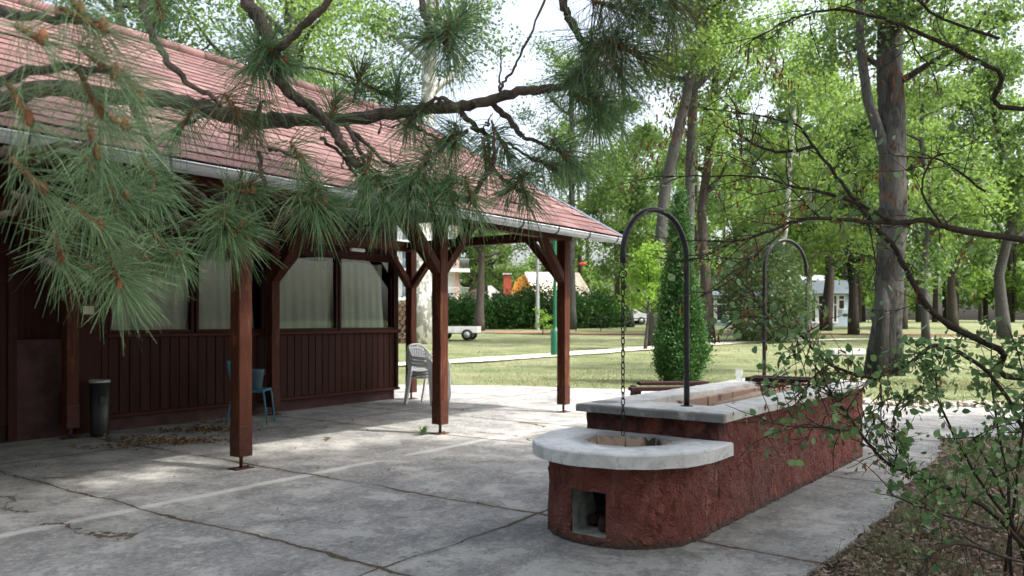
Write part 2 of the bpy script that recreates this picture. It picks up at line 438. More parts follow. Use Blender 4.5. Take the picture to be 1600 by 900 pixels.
M['white_plastic'] = m_plain('white_moulded_plastic', (.78, .79, .80), .4, .06, 5, 0, .45)
M['blue'] = m_plain('blue_painted_steel', (.045, .20, .30), .45, .15, 20, 0, .45)
M['bucket'] = m_plain('dull_blue_grey_plastic', (.10, .17, .21), .5, .15, 9, 0, .4)
M['bin'] = m_plain('black_plastic', (.018, .018, .019), .45, .2, 9, 0, .45)
M['greymetal'] = m_plain('dull_grey_metal', (.35, .37, .37), .5, .2, 15, 0, .4, .3)
M['green'] = m_plain('green_painted_steel', (.008, .10, .045), .4, .15, 8, 0, .45)
M['leafgreen'] = m_plain('dark_green_boards', (.02, .05, .03), .8, .3, 4)
M['shedwall'] = m_plain('weathered_grey_boards', (.16, .18, .19), .85, .3, 3)
M['white'] = m_plain('white_paint', (.74, .74, .72), .6, .08, 3)
M['cream'] = m_plain('cream_render', (.66, .58, .42), .9, .1, 1.2)
M['bluegrey'] = m_plain('pale_blue_grey_cladding', (.34, .41, .50), .7, .08, 2)
M['orange'] = m_plain('orange_render', (.62, .27, .06), .9, .12, 1.4)
M['pinkcol'] = m_plain('salmon_render', (.55, .34, .26), .9, .1, 1.2)
M['brick'] = m_plain('red_brick', (.32, .07, .04), .9, .3, 5)
M['brownroof'] = m_plain('brown_roof', (.13, .085, .085), .9, .25, 3)
M['paleroof'] = m_plain('pale_roof', (.66, .58, .48), .85, .1, 2)  # one even pale roof colour
M['glassdark'] = m_plain('dark_window_glass', (.025, .035, .045), .08, .3, .8, 0, .6)
M['glassblue'] = m_plain('bluish_window_glass', (.10, .17, .22), .1, .3, .8, 0, .6)
M['carred'] = m_plain('red_car_paint', (.42, .022, .025), .25, .05, 2, 0, .5)
M['carwhite'] = m_plain('white_car_paint', (.72, .74, .76), .25, .04, 2, 0, .5)
M['tyre'] = m_plain('black_rubber', (.018, .018, .018), .85, .2, 20)
M['redplastic'] = m_plain('red_plastic', (.50, .03, .03), .5, .05, 4)
M['greyconc'] = m_plain('pale_grey_concrete', (.42, .43, .41), .9, .15, 3, .2)
M['bench'] = m_plain('dark_brown_painted_steel', (.040, .020, .021), .8, .2, 10, .1, .1)
M['log'] = m_plain('split_log', (.22, .14, .10), .9, .5, 7, .5)
M['stone'] = m_plain('pale_rubble', (.40, .36, .31), .95, .35, 1.2, .4)
M['plate'] = m_plain('cream_plate', (.55, .52, .40), .5, .08, 9)
M['cone'] = m_plain('brown_bud', (.20, .09, .045), .8, .4, 40, .2)
n_ = N('window_glass'); n_.b.inputs['Roughness'].default_value = .03
gl = n_.n('ShaderNodeBsdfGlossy'); gl.inputs['Roughness'].default_value = .02; gl.inputs[0].default_value = (.9, .95, .95, 1)
tr = n_.n('ShaderNodeBsdfTransparent'); tr.inputs[0].default_value = (.86, .89, .87, 1)
fr = n_.n('ShaderNodeFresnel'); fr.inputs[0].default_value = 1.28
mx = n_.n('ShaderNodeMixShader'); n_.t.links.new(fr.outputs[0], mx.inputs[0]); n_.t.links.new(tr.outputs[0], mx.inputs[1]); n_.t.links.new(gl.outputs[0], mx.inputs[2]); n_.t.links.new(mx.outputs[0], n_.out.inputs[0])
M['glass'] = n_.m
n_ = N('clear_plastic_cup'); n_.b.inputs['Transmission Weight'].default_value = .6; n_.b.inputs['IOR'].default_value = 1.15
M['cup'] = n_.done((.86, .9, .9), .12, None, .4)
n_.b.inputs['Transmission Weight'].default_value = 0; n_.b.inputs['Roughness'].default_value = .1
t_ = n_.n('ShaderNodeBsdfTransparent'); x_ = n_.n('ShaderNodeMixShader'); x_.inputs[0].default_value = .30
n_.t.links.new(t_.outputs[0], x_.inputs[1]); n_.t.links.new(n_.b.outputs[0], x_.inputs[2]); n_.t.links.new(x_.outputs[0], n_.out.inputs[0])
def m_curtain():
    n = N('sheer_striped_curtain'); X, Y, Z = n.sep()
    wv = n.math('SINE', n.math('MULTIPLY', Z, 2*PI/.029)); f = n.noise(6, 4); f2 = n.noise(2, 4, .6)
    c = n.ramp(n.math('ADD', n.math('MULTIPLY', wv, .22), .5), [(.25, (.36, .375, .33)), (.75, (.52, .535, .48))])
    c = n.mix(n.math('MULTIPLY', step(n, f2, .5, .72), .4), c, (.33, .33, .30))
    return n.done(c, .95, None, .1)
M['curtain'] = m_curtain()

M['bark_pine'] = m_bark('scaly_pine_bark', (.028, .025, .022), (.115, .100, .088), (.19, .15, .125), .5, sc=(26, 26, 26), bs=1.0, dist=.01, lsc=14)
M['bark_grey'] = m_bark('grey_furrowed_bark', (.030, .029, .027), (.095, .093, .085))
M['bark_big'] = m_bark('deeply_furrowed_grey_bark', (.014, .013, .012), (.062, .060, .055), (.16, .155, .145), .35, sc=(7, 7, .9), bs=1.0, dist=.09, lsc=1.3)
M['bark_brown'] = m_bark('brown_bark', (.027, .022, .018), (.085, .072, .060))
M['bark_white'] = m_bark('mottled_white_plane_bark', (.17, .17, .15), (.30, .30, .27), (.66, .66, .62), .9, bs=.3, dist=.02, lsc=3.0)
M['bark_dark'] = m_bark('dark_bark', (.018, .014, .012), (.055, .045, .038))
M['twig'] = m_bark('dark_smooth_twig', (.020, .017, .015), (.065, .055, .048), sc=(30, 30, 30), bs=.5, dist=.004)
M['twig_thin'] = m_bark('brown_thin_twig', (.045, .035, .028), (.12, .095, .08), sc=(30, 30, 30), bs=.4, dist=.003)
M['leaf_bright'] = m_leaf('bright_broad_leaves', [(.055, .115, .022), (.095, .185, .036), (.145, .24, .055), (.20, .30, .08)], (.32, .48, .09), .5)
M['leaf_mid'] = m_leaf('green_broad_leaves', [(.030, .070, .016), (.058, .115, .028), (.095, .165, .042)], (.22, .35, .07), .45)
M['leaf_dark'] = m_leaf('dark_green_leaves', [(.012, .040, .010), (.022, .060, .013), (.040, .085, .02)], (.07, .16, .03), .3)
M['leaf_lime'] = m_leaf('lime_young_leaves', [(.10, .22, .025), (.17, .32, .04), (.24, .40, .06)], (.38, .55, .07), .45)
M['thuja'] = m_leaf('scaly_evergreen_sprays', [(.018, .068, .016), (.042, .120, .028), (.080, .180, .042)], (.10, .22, .05), .25)
M['juniper'] = m_leaf('dull_evergreen_sprays', [(.042, .080, .032), (.075, .125, .048), (.12, .175, .068)], (.16, .24, .08), .35)
M['hedge'] = m_leaf('hedge_leaves', [(.010, .040, .008), (.022, .070, .012), (.045, .11, .02)], (.07, .18, .03), .3)
M['shrub_leaf'] = m_leaf('small_round_shrub_leaves', [(.055, .13, .05), (.10, .21, .08), (.16, .29, .11), (.26, .38, .17)], (.20, .36, .12), .3, .36)
M['tree_leaf'] = m_leaf('canopy_leaves', [(.03, .09, .02), (.06, .15, .03)], (.16, .34, .05), .25)
M['needle'] = m_leaf('long_pine_needles', [(.040, .115, .052), (.078, .180, .080), (.125, .245, .110), (.17, .29, .14), (.23, .33, .18)], (.18, .29, .10), .22, .3)
M['needle_dry'] = m_leaf('needles_with_dry_tips', [(.035, .075, .03), (.085, .115, .05), (.20, .14, .075)], (.16, .18, .06), .2, .4)
M['dry'] = m_leaf('dry_brown_leaves', [(.09, .045, .02), (.20, .095, .04), (.30, .17, .08), (.36, .25, .14)], (.25, .12, .04), .15, .8)
M['litter'] = m_leaf('grey_brown_litter', [(.07, .05, .036), (.16, .115, .085), (.26, .20, .155), (.40, .33, .26)], (.2, .12, .06), .1, .85)
M['pod'] = m_leaf('dry_hanging_pods', [(.11, .045, .02), (.20, .085, .04), (.27, .14, .075)], (.25, .12, .05), .3, .8)
M['blade'] = m_leaf('grass_blades', [(.065, .105, .035), (.13, .17, .065), (.25, .245, .13), (.36, .33, .21)], (.2, .28, .09), .3, .6)
M['blade_bank'] = m_leaf('thin_grass_blades', [(.07, .10, .045), (.15, .18, .085), (.33, .31, .19)], (.2, .26, .1), .3, .6)
M['blade_green'] = m_leaf('green_grass_blades', [(.04, .10, .02), (.08, .17, .03), (.15, .22, .06)], (.14, .28, .05), .3, .6)

# ------------------------------------------------------------------ leaf clouds and trees
def rot_frames(n, rng, up_bias=.5):
    d = rng.normal(size=(n, 3)); d[:, 2] += up_bias*np.sign(rng.random(n)-.15); d /= np.linalg.norm(d, axis=1)[:, None]
    t = rng.normal(size=(n, 3)); t -= d*np.sum(t*d, axis=1)[:, None]; t /= np.linalg.norm(t, axis=1)[:, None]
    return d, t, np.cross(d, t)
def leaves_from(P, size, rng, aspect=.62, up=.5, fold=.18):
    n = len(P); nn, t, b = rot_frames(n, rng, up)
    s = (size*rng.uniform(.6, 1.25, n))[:, None]
    V = np.empty((n, 4, 3))
    V[:, 0] = P-t*s*.5; V[:, 1] = P+b*s*aspect*.5+nn*s*fold+t*s*.02; V[:, 2] = P+t*s*.5; V[:, 3] = P-b*s*aspect*.5+nn*s*fold-t*s*.03
    return V.reshape(-1, 3)
def clump_points(C, R, n, rng, flat=.75, hollow=.45):
    C = np.asarray(C, float); R = np.asarray(R, float)
    p = R**2; p = p/p.sum(); idx = rng.choice(len(C), n, p=p)
    d = rng.normal(size=(n, 3)); d /= np.linalg.norm(d, axis=1)[:, None]
    r = (hollow+(1-hollow)*rng.random(n))*R[idx]*np.clip(rng.normal(1, .16, n), .5, 1.6)
    d[:, 2] *= flat
    return C[idx]+d*r[:, None]
def wander(a, d, L, k, rnd, bend=.25, lift=0.0):
    pts = [Vector(a)]; d = Vector(d).normalized()
    for i in range(k):
        d = (d+Vector((rnd.uniform(-bend, bend), rnd.uniform(-bend, bend), rnd.uniform(-bend, bend)+lift))).normalized()
        pts.append(pts[-1]+d*(L/k))
    return pts
def trunk_limbs(mb, path, r0, r1, rnd, limbs, lr=.35, llen=(2.5, 4.5), start=.35, sub=2, n=9, flare=1.35, lift=.05):
    """trunk along path (local points), limbs leaving it; returns tips"""
    k = len(path); rads = [r0+(r1-r0)*(i/(k-1)) for i in range(k)]; rads[0] *= flare
    fine = []; fr = []
    for i in range(k-1):
        for q in range(3):
            t = q/3.0; fine.append(path[i].lerp(path[i+1], t)); fr.append(rads[i]+(rads[i+1]-rads[i])*t)
    fine.append(path[-1]); fr.append(rads[-1])
    mb.tube(fine, fr, n, jit=.05)
    tips = []
    for j in range(limbs):
        t = start+(1-start)*(j+rnd.random()*.6)/limbs; t = min(t, .99)
        x = t*(len(fine)-1); i = int(x); p = fine[i].lerp(fine[min(i+1, len(fine)-1)], x-i); rr = fr[i]
        a = j*2.4+rnd.uniform(-.5, .5)
        d = Vector((math.cos(a), math.sin(a), rnd.uniform(.2, .9)))
        L = rnd.uniform(*llen)*(1.1-.5*t)
        pts = wander(p, d, L, 5, rnd, .22, lift)
        mb.tube(pts, [rr*lr*2*(1-.8*q/5) for q in range(6)], 6)
        tips.append(pts[3]); tips.append(pts[-1])
        for _ in range(sub):
            q = rnd.randint(2, 4); dd = Vector((rnd.uniform(-1, 1), rnd.uniform(-1, 1), rnd.uniform(-.3, .8)))
            sp = wander(pts[q], dd, L*.45, 3, rnd, .3, 0)
            mb.tube(sp, [rr*lr*.6, rr*lr*.4, rr*lr*.25, rr*lr*.12], 4); tips.append(sp[-1])
    tips.append(fine[-1])
    return tips

def tree(label, X, Y, path, r0, r1, bark, leaf, nleaf, lsize, seed, limbs=9, llen=(2.5, 4.5), start=.35, cr=(1.0, 1.9), extra=(), group=None, name='broadleaf_tree', dz=0, cat='tree', lift=.05, sub=2, flat=.75, lr=.35, n=9, up=.5, flare=1.35):
    rnd = random.Random(seed); rng = np.random.default_rng(seed); random.seed(seed)
    root = empty(name, (X, Y, gz(Y)-.03+dz)); tag(root, label, cat, group)
    mb = MB(); tips = trunk_limbs(mb, [Vector(p) for p in path], r0, r1, rnd, limbs, lr, llen, start, sub, n=n, lift=lift, flare=flare)
    mb.build('trunk', M[bark], root)
    C = [tuple(t) for t in tips]+[e[:3] for e in extra]
    R = [rnd.uniform(*cr) for _ in tips]+[e[3] for e in extra]
    if nleaf:
        nleaf = int(nleaf*1.8); lsize *= .84; P = clump_points(C, R, nleaf, rng, flat, .2)
        quads_obj('crown', leaves_from(P, lsize, rng, up=up), nleaf, M[leaf], root)
    return root

# ------------------------------------------------------------------ ground
def ground():
    ys = np.concatenate([np.linspace(-40, -4, 8), np.arange(-3, 26, .5), np.linspace(26, 60, 40), np.linspace(63, 130, 24), np.linspace(150, 700, 12)])
    xs = np.concatenate([np.linspace(-500, -60, 10), np.linspace(-55, -14, 14), np.arange(-13, 14.1, .5), np.linspace(16, 60, 15), np.linspace(80, 500, 9)])
    mb = MB(); nx = len(xs); vs = []; fs = []
    for y in ys:
        for x in xs:
            z = gz(y)-.03
            if 0 < y < 70: z += .018*noise.noise(Vector((x*.6, y*.6, 0)))
            vs.append((x, y, z))
    for j in range(len(ys)-1):
        for i in range(nx-1):
            a = j*nx+i; fs.append((a, a+1, a+1+nx, a+nx))
    mb.add(vs, fs, True); o = mb.build('lawn_ground', M['lawn']); kind(o, 'structure', 'dry patchy lawn with bare earth under the near right tree', 'lawn')
ground()
TH = math.atan2(.811, .585)
HO = Vector((-.885, 9.85, 0)); U = Vector((.585, .811, 0)).normalized(); Nn = Vector((-U.y, U.x, 0))
def hut_local(x, y): d = Vector((x, y, 0))-HO; return (d.dot(U), d.dot(Nn))
def patio():
    rnd = random.Random(4)
    edge = [(1.30, 2.6), (1.45, 3.5), (1.62, 4.43), (2.05, 4.95), (2.45, 5.45), (2.9, 6.05), (3.35, 6.8), (3.95, 7.6), (4.6, 8.6), (5.1, 9.5), (8, 10.1), (16, 10.6), (16, 12.9), (8, 12.8), (6.2, 13.0),
            (5.2, 13.8), (4.2, 14.8), (2.7, 16.1), (1.2, 16.5), (.2, 17.0), (-1.4, 17.2), (-3, 17.4), (-5, 17.8), (-16, 20), (-16, -3), (1.2, -3)]
    pts = []
    for i in range(len(edge)):
        a = Vector(edge[i]); b = Vector(edge[(i+1) % len(edge)]); k = max(1, int((b-a).length/.12)) if (i < 22) else 1
        for q in range(k):
            p = a.lerp(b, q/k)
            if i < 22: p += Vector((rnd.uniform(-.03, .03), rnd.uniform(-.03, .03)))
            pts.append(hut_local(p.x, p.y))
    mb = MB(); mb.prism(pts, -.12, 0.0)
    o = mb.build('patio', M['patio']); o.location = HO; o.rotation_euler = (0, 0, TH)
    kind(o, 'structure', 'cracked grey concrete patio with grassy joints', 'patio')
patio()
def strip(name, pts, widths, mat, dz, label, cat):
    mb = MB(); vs = []; rnd = random.Random(7)
    fine = []
    for i in range(len(pts)-1):
        for q in range(34):
            t = q/34; fine.append((pts[i][0]+(pts[i+1][0]-pts[i][0])*t, pts[i][1]+(pts[i+1][1]-pts[i][1])*t, widths[i]+(widths[i+1]-widths[i])*t))
    fine.append((*pts[-1], widths[-1]))
    for i, (x, y, wd) in enumerate(fine):
        x2, y2, _ = fine[min(i+1, len(fine)-1)]; x1, y1, _ = fine[max(i-1, 0)]
        d = Vector((x2-x1, y2-y1)).normalized(); nn = Vector((-d.y, d.x))
        for sgn in (1, -1):
            ww = wd/2*(1+.30*noise.noise(Vector((x*.9, y*.9, sgn*5))))+rnd.uniform(-.07, .07)
            X, Y = x+nn.x*ww*sgn, y+nn.y*ww*sgn; vs.append((X, Y, gz(Y)+dz))
    fs = [(2*i, 2*i+1, 2*i+3, 2*i+2) for i in range(len(fine)-1)]
    mb.add(vs, fs); o = mb.build(name, M[mat]); kind(o, 'structure', label, cat)
def gp(px, Y): return ((px-800)*Y/F, Y)
strip('path', [gp(-200, 20.5), gp(480, 22.3), gp(640, 23.7), gp(760, 25.6), gp(900, 28.6), gp(1010, 31.8), gp(1150, 36), gp(1320, 39), gp(1700, 41)], [1.3, 1.3, 1.25, 1.3, 1.3, 1.4, 1.0, .8, .8], 'path', .015, 'pale gravel path crossing the lawn', 'path')
strip('earth_track', [gp(500, 50), gp(700, 49), gp(800, 47.5), gp(900, 46.5), gp(1010, 46), gp(1200, 46), gp(1700, 44)], [1.8, 1.6, 3.0, 2.4, 2.2, 1.6, 1.6], 'earth', .015, 'strip of bare reddish earth across the far lawn', 'path')

# ------------------------------------------------------------------ pavilion
def pavilion():
    r = empty('pavilion', HO, TH)
    tag(r, 'dark red timber pavilion with a faded pink shingle roof and open porch', 'pavilion')
    S0, S1, WV = -7.0, 2.87, 3.5         # wall from S0 to S1, at v = WV
    def part(name, mat, mb, p=r): return mb.build(name, M[mat] if isinstance(mat, str) else mat, p)
    # posts
    def post(s, v, pads=True, braces=()):
        mb = MB(); wd = .145
        mb.box((s, v, (.13+2.60)/2), (wd, wd, 2.47), bev=.008); p = part('post', 'post', mb)
        mb = MB(); mb.box((s, v, .11+.155), (wd+.005, wd+.005, .29), bev=.006); part('post_sheath', 'sheath', mb, p)
        mb = MB(); mb.tube([(s, v, .006), (s, v, .12)], .018, 10); mb.box((s, v, .005), (.20, .14, .010), bev=.003)
        for dx in (-.075, .075): mb.lathe([(.012, 0), (.012, .012), (0, .014)], 6, (s+dx, v, .010))
        part('steel_foot', 'rust', mb, p)
        for (ds, dv) in braces:
            d = Vector((ds, dv, 0)); L = .62
            a = Vector((s, v, 2.0))+d*.04; b = Vector((s, v, 2.0+L+.04))+d*(L+.02)
            mb = MB(); mb.beam(a, b, .105, .125, up=(-dv, ds, 0), bev=.006); part('brace', 'brace', mb, p)
        return p
    post(-5.7, 0, braces=((1, 0), (-1, 0), (0, 1)))
    post(-2.85, 0, braces=((1, 0), (-1, 0), (0, 1)))
    post(0, 0, braces=((1, 0), (-1, 0), (0, 1)))
    post(2.85, 0, braces=((-1, 0), (0, 1)))
    post(3.0, 3.28, braces=((-1, 0), (0, -1)))
    post(0.05, 3.30, braces=((1, 0), (0, -1)))
    post(-2.85, 3.30, braces=((1, 0), (-1, 0)))
    # beams and rafters
    mb = MB(); mb.span(-8, 2.98, -.075, .075, 2.602, 2.77, .008); part('front_beam', 'brace', mb)
    mb = MB(); mb.span(-8, 3.13, 3.21, 3.35, 2.602, 2.77, .008); part('wall_beam', 'brace', mb)
    for s in (-5.7, -2.85, 0.0, 2.85):
        mb = MB(); mb.span(s-.06, s+.06, .078, 3.207, 2.62, 2.76, .006); part('tie_beam', 'brace', mb)
    sl = math.tan(math.radians(29.5)); VR, VG, ZG = 3.64, -.56, 2.72
    def rz(v): return ZG+(v-VG)*sl if v <= VR else ZG+(VR-VG)*sl-(v-VR)*sl
    VB = 2*VR-VG
    for i in range(13):
        s = 3.42-i*.88
        mb = MB(); mb.beam((s, VG+.05, rz(VG+.05)-.12), (s, VR, rz(VR)-.12), .07, .13, up=(1, 0, 0)); part('rafter', 'rafter', mb)
    # deck boards under the shingles
    mb = MB(); k = 0; v = VG
    while v < VR-.01:
        v2 = min(v+.14, VR); a, b = Vector((0, v+.003, rz(v)-.035)), Vector((0, v2-.003, rz(v2)-.035))
        mb.add([(-8.4, a.y, a.z), (3.58, a.y, a.z), (3.58, b.y, b.z), (-8.4, b.y, b.z), (-8.4, a.y, a.z+.02), (3.58, a.y, a.z+.02), (3.58, b.y, b.z+.02), (-8.4, b.y, b.z+.02)],
               [(3,2,1,0),(4,5,6,7),(0,1,5,4),(1,2,6,5),(2,3,7,6),(3,0,4,7)]); v = v2
    part('roof_deck', 'rafter', mb)
    # shingles: single tabs, courses lap each other
    rnd = random.Random(11); mb = MB()
    def slope_side(front):
        slen = (VR-VG)/math.cos(math.atan(sl)); nc = int(slen/.21)
        for c in range(nc+1):
            t0 = c*.21-.05; t1 = min(t0+.26, slen)
            off = (c % 2)*.21+rnd.uniform(-.01, .01); s = -8.5-off
            while s < 3.62:
                wd = .42; sa, sb = s+.003, min(s+wd-.003, 3.62)
                s += wd
                if sb-sa < .03: continue
                lift = rnd.uniform(.006, .011) if rnd.random() > .05 else rnd.uniform(.014, .026)
                dz0 = .012+lift; dz1 = .004
                tt = t0+rnd.uniform(-.003, .003)
                q = []
                for (t, dz) in ((tt, dz0), (t1, dz1)):
                    hv = VG+t*math.cos(math.atan(sl)); v_ = hv if front else VB-(hv-VG)
                    z = ZG+(hv-VG)*sl-.012+dz
                    for ss in (sa, sb): q.append((ss, v_, z+rnd.uniform(-.002, .002)))
                th = .007
                a, b, d, e = q
                vsx = [a, b, e, d]+[(p[0], p[1], p[2]-th) for p in (a, b, e, d)]
                mb.add(vsx, [(0,1,2,3),(7,6,5,4),(0,4,5,1),(1,5,6,2),(3,2,6,7),(0,3,7,4)] if front else [(3,2,1,0),(4,5,6,7),(1,5,4,0),(2,6,5,1),(7,6,2,3),(4,7,3,0)])
    slope_side(True); slope_side(False)
    roof = part('roof', 'shingle', mb)
    mb = MB()
    s = -8.5
    while s < 3.6:
        L = .40; mb.tube([(s, VR, rz(VR)+.005), (min(s+L+.03, 3.63), VR, rz(VR)+.012)], [.085, .078], 10); s += L
    part('ridge_cap', 'shingle', mb, roof)
    mb = MB()
    for (va, vb) in ((VG-.02, VR), (VR, VB+.02)):
        a = Vector((3.635, va, rz(VG)-.02-.02*sl if va < VR else rz(VR)+.0)); b = Vector((3.635, vb, rz(VR) if vb <= VR else rz(VG)-.03))
        mb.beam(a, b, .05, .13, up=(1, 0, 0)); 
    part('verge_flashing', 'flash', mb, roof)
    # gutter: an open half pipe with brackets
    mb = MB(); gr = .072; gv = VG-.055; gzc = 2.655; n = 14; ss = [-8.5, -5.2, -2.0, .9, 3.62]; vs = []; fs = []
    for i, s in enumerate(ss):
        for rr in (gr, gr-.004):
            for j in range(n+1):
                a = PI+PI*j/n; vs.append((s, gv+rr*math.cos(a), gzc-.004*i+rr*math.sin(a)))
    st = 2*(n+1)
    for i in range(len(ss)-1):
        for j in range(n):
            a = i*st+j; fs.append((a, a+st, a+st+1, a+1)); a += n+1; fs.append((a+1, a+st+1, a+st, a))
        for j in (0, n):
            a = i*st+j; fs.append((a, a+n+1, a+n+1+st, a+st) if j == 0 else (a, a+st, a+st+n+1, a+n+1))
    mb.add(vs, fs, True)
    e = (len(ss)-1)*st; mb.add([vs[e+j] for j in range(n+1)], [tuple(range(n+1))])
    for i, s in enumerate(ss):
        mb.tube([(s-8e-4, gv-gr-.002, gzc-.004*i+.004), (s+.0, gv-gr-.002, gzc-.004*i+.004)], .008, 6)
    for i in range(len(ss)-1): mb.tube([(ss[i], gv-gr, gzc-.004*i+.002), (ss[i+1], gv-gr, gzc-.004*(i+1)+.002)], .010, 8)
    gut = part('gutter', 'gutter', mb)
    s = 3.30
    while s > -6.5:
        mb = MB(); pts = []
        for j in range(11):
            a = PI*.92+PI*1.1*j/10; pts.append((s, gv+(gr+.005)*math.cos(a), gzc-.008+(gr+.005)*math.sin(a)))
        for i in range(len(pts)-1): mb.beam(pts[i], pts[i+1], .028, .005, up=(1, 0, 0))
        mb.beam(pts[-1], (s, VG+.12, rz(VG+.12)-.03), .028, .005, up=(1, 0, 0))
        part('gutter_bracket', 'black', mb, gut); s -= .83
    # ---------------- wall
    mb = MB(); mb.span(S0, S1-.03, WV+.04, WV+.12, 0, .20); part('plinth', 'plinth', mb)
    mb = MB(); mb.span(-2.34, S1+.02, WV-.055, WV+.03, .17, .215, .006); part('base_rail', 'wood_h', mb)
    mb = MB(); s = -2.30; rnd = random.Random(3)
    while s < S1-.02:
        s2 = min(s+.138, S1); mb.box(((s+s2)/2, WV+rnd.uniform(-.002, .002), (.216+1.175)/2), (s2-s-.010, .022, .957), bev=.004); s = s2
    part('lower_boards', 'wood', mb)
    mb = MB(); mb.span(S0, S1, WV+.012, WV+.022, .2, 1.17); mb.span(S0, S1, WV+.012, WV+.022, 2.50, 4.6); part('backing', 'plinth', mb)
    mb = MB(); mb.span(-2.36, S1+.015, WV-.07, WV+.03, 1.177, 1.225, .006); part('window_sill_rail', 'wood_h', mb)
    mb = MB(); s = -3.4
    while s < S1-.02:
        s2 = min(s+.138, S1); mb.box(((s+s2)/2, WV, (2.53+3.3)/2), (s2-s-.010, .022, .77), bev=.004); s = s2
    part('upper_boards', 'wood', mb)
    mb = MB(); mb.span(-2.36, S1, WV-.045, WV+.03, 2.455, 2.525, .006); part('window_head_rail', 'wood_h', mb)
    # windows: frames, glass and curtains
    def window(s0, s1, c0, c1, hang):
        mb = MB(); f = .045
        for (a, b) in ((s0, s0+f), (s1-f, s1)): mb.span(a, b, WV-.04, WV+.03, 1.226, 2.454, .004)
        for (a, b) in ((1.226, 1.226+f), (2.454-f, 2.454)): mb.span(s0+f+.001, s1-f-.001, WV-.036, WV+.026, a, b, .004)
        wf = part('window', 'wood', mb)
        mb = MB(); mb.span(s0+f-.01, s1-f+.01, WV-.004, WV, 1.26, 2.42); part('pane', 'glass', mb, wf)
        mb = MB(); nx, nz = 60, 10; vs = []; rnd = random.Random(int(s0*100)+50); ph = [rnd.uniform(0, 6) for _ in range(4)]
        for j in range(nz+1):
            z = 1.255+(2.36-1.255)*j/nz
            for i in range(nx+1):
                t = i/nx; s = c0+(c1-c0)*t
                y = WV+.075+.013*math.sin(t*17+ph[0])*(.4+.6*(1-j/nz))+.012*math.sin(t*41+ph[1]+z*1.5)
                zz = z+(hang*(abs(t-.5)**2)*2 if j == nz else 0)-.02*math.sin(t*7+ph[2])*(j/nz)
                ss = s + (.05*math.sin(z*3+ph[3])*(1-j/nz) if i == nx else 0)
                vs.append((ss, y, zz))
        mb.add(vs, [(j*(nx+1)+i, j*(nx+1)+i+1, (j+1)*(nx+1)+i+1, (j+1)*(nx+1)+i) for j in range(nz) for i in range(nx)], True)
        part('curtain', 'curtain', mb, wf)
    window(-2.31, -1.13, -2.26, -1.17, .02); window(-1.10, .02, -1.05, -.10, .05)
    window(.14, 1.46, .18, 1.42, .02); window(1.49, 2.80, 1.53, 2.58, .06)
    for q in ((2.802, S1, WV-.04, WV+.04, .216, 2.53), (.025, .135, WV-.045, WV+.02, 1.228, 2.452), (-2.40, -2.315, WV-.04, WV+.04, .216, 2.53)):
        mb = MB(); mb.span(*q, .006); part('wall_stud', 'wood', mb)
    # door bay at the left, set back
    mb = MB()
    for s in (-3.35,): mb.span(s, s+.94, WV+.16, WV+.20, .05, 2.1)
    dr = part('door', 'wood', mb)
    mb = MB(); mb.tube([(-2.62, WV+.15, 1.05), (-2.62, WV+.10, 1.05), (-2.74, WV+.10, 1.05)], .010, 8); part('door_handle', 'greymetal', mb, dr)
    mb = MB(); mb.span(-3.45, -3.36, WV-.03, WV+.2, 0.03, 2.2); mb.span(-3.36, -2.41, WV-.03, WV+.2, 2.11, 2.2); part('door_frame', 'wood', mb)
    mb = MB(); s = S0
    while s < -3.5:
        mb.box((s+.0525, WV, 1.4), (.099, .022, 2.4), bev=.004); s += .105
    part('end_boards', 'wood', mb)
    mb = MB(); mb.span(-3.36, -2.41, WV+.03, WV+.20, 2.21, 2.5); part('door_head', 'wood', mb)
    mb = MB(); mb.box((-2.56, WV-.045, 1.52), (.13, .008, .10), bev=.003); part('name_plate', 'plate', mb)
    mb = MB(); mb.span(-2.70, -2.405, WV-.035, WV+.15, .03, 2.2); part('door_side_board', 'wood', mb)
    # other walls
    mb = MB(); mb.span(S1-.02, S1+.0, WV+.13, 7.4, 0, 2.75); mb.span(S0, S1, 7.4, 7.45, 0, 2.75); mb.span(S0-.05, S0, WV, 7.45, 0, 2.75)
    mb.add([(S1-.02, WV, 2.75), (S1-.02, 2*VR-WV, 2.75), (S1-.02, VR, rz(VR)-.06)], [(0, 1, 2)])
    mb.span(S0, S1, 4.3, 4.33, 0, 2.7)
    part('outer_walls', 'wood', mb)
    mb = MB(); mb.span(S0, S1, WV+.13, 7.4, .01, .03); part('inner_floor', 'plinth', mb)
    mb = MB(); mb.box((1.45, 3.0, 2.52), (.30, .06, .05), bev=.01); part('light_fitting', 'white', mb)
    return r
pavilion()

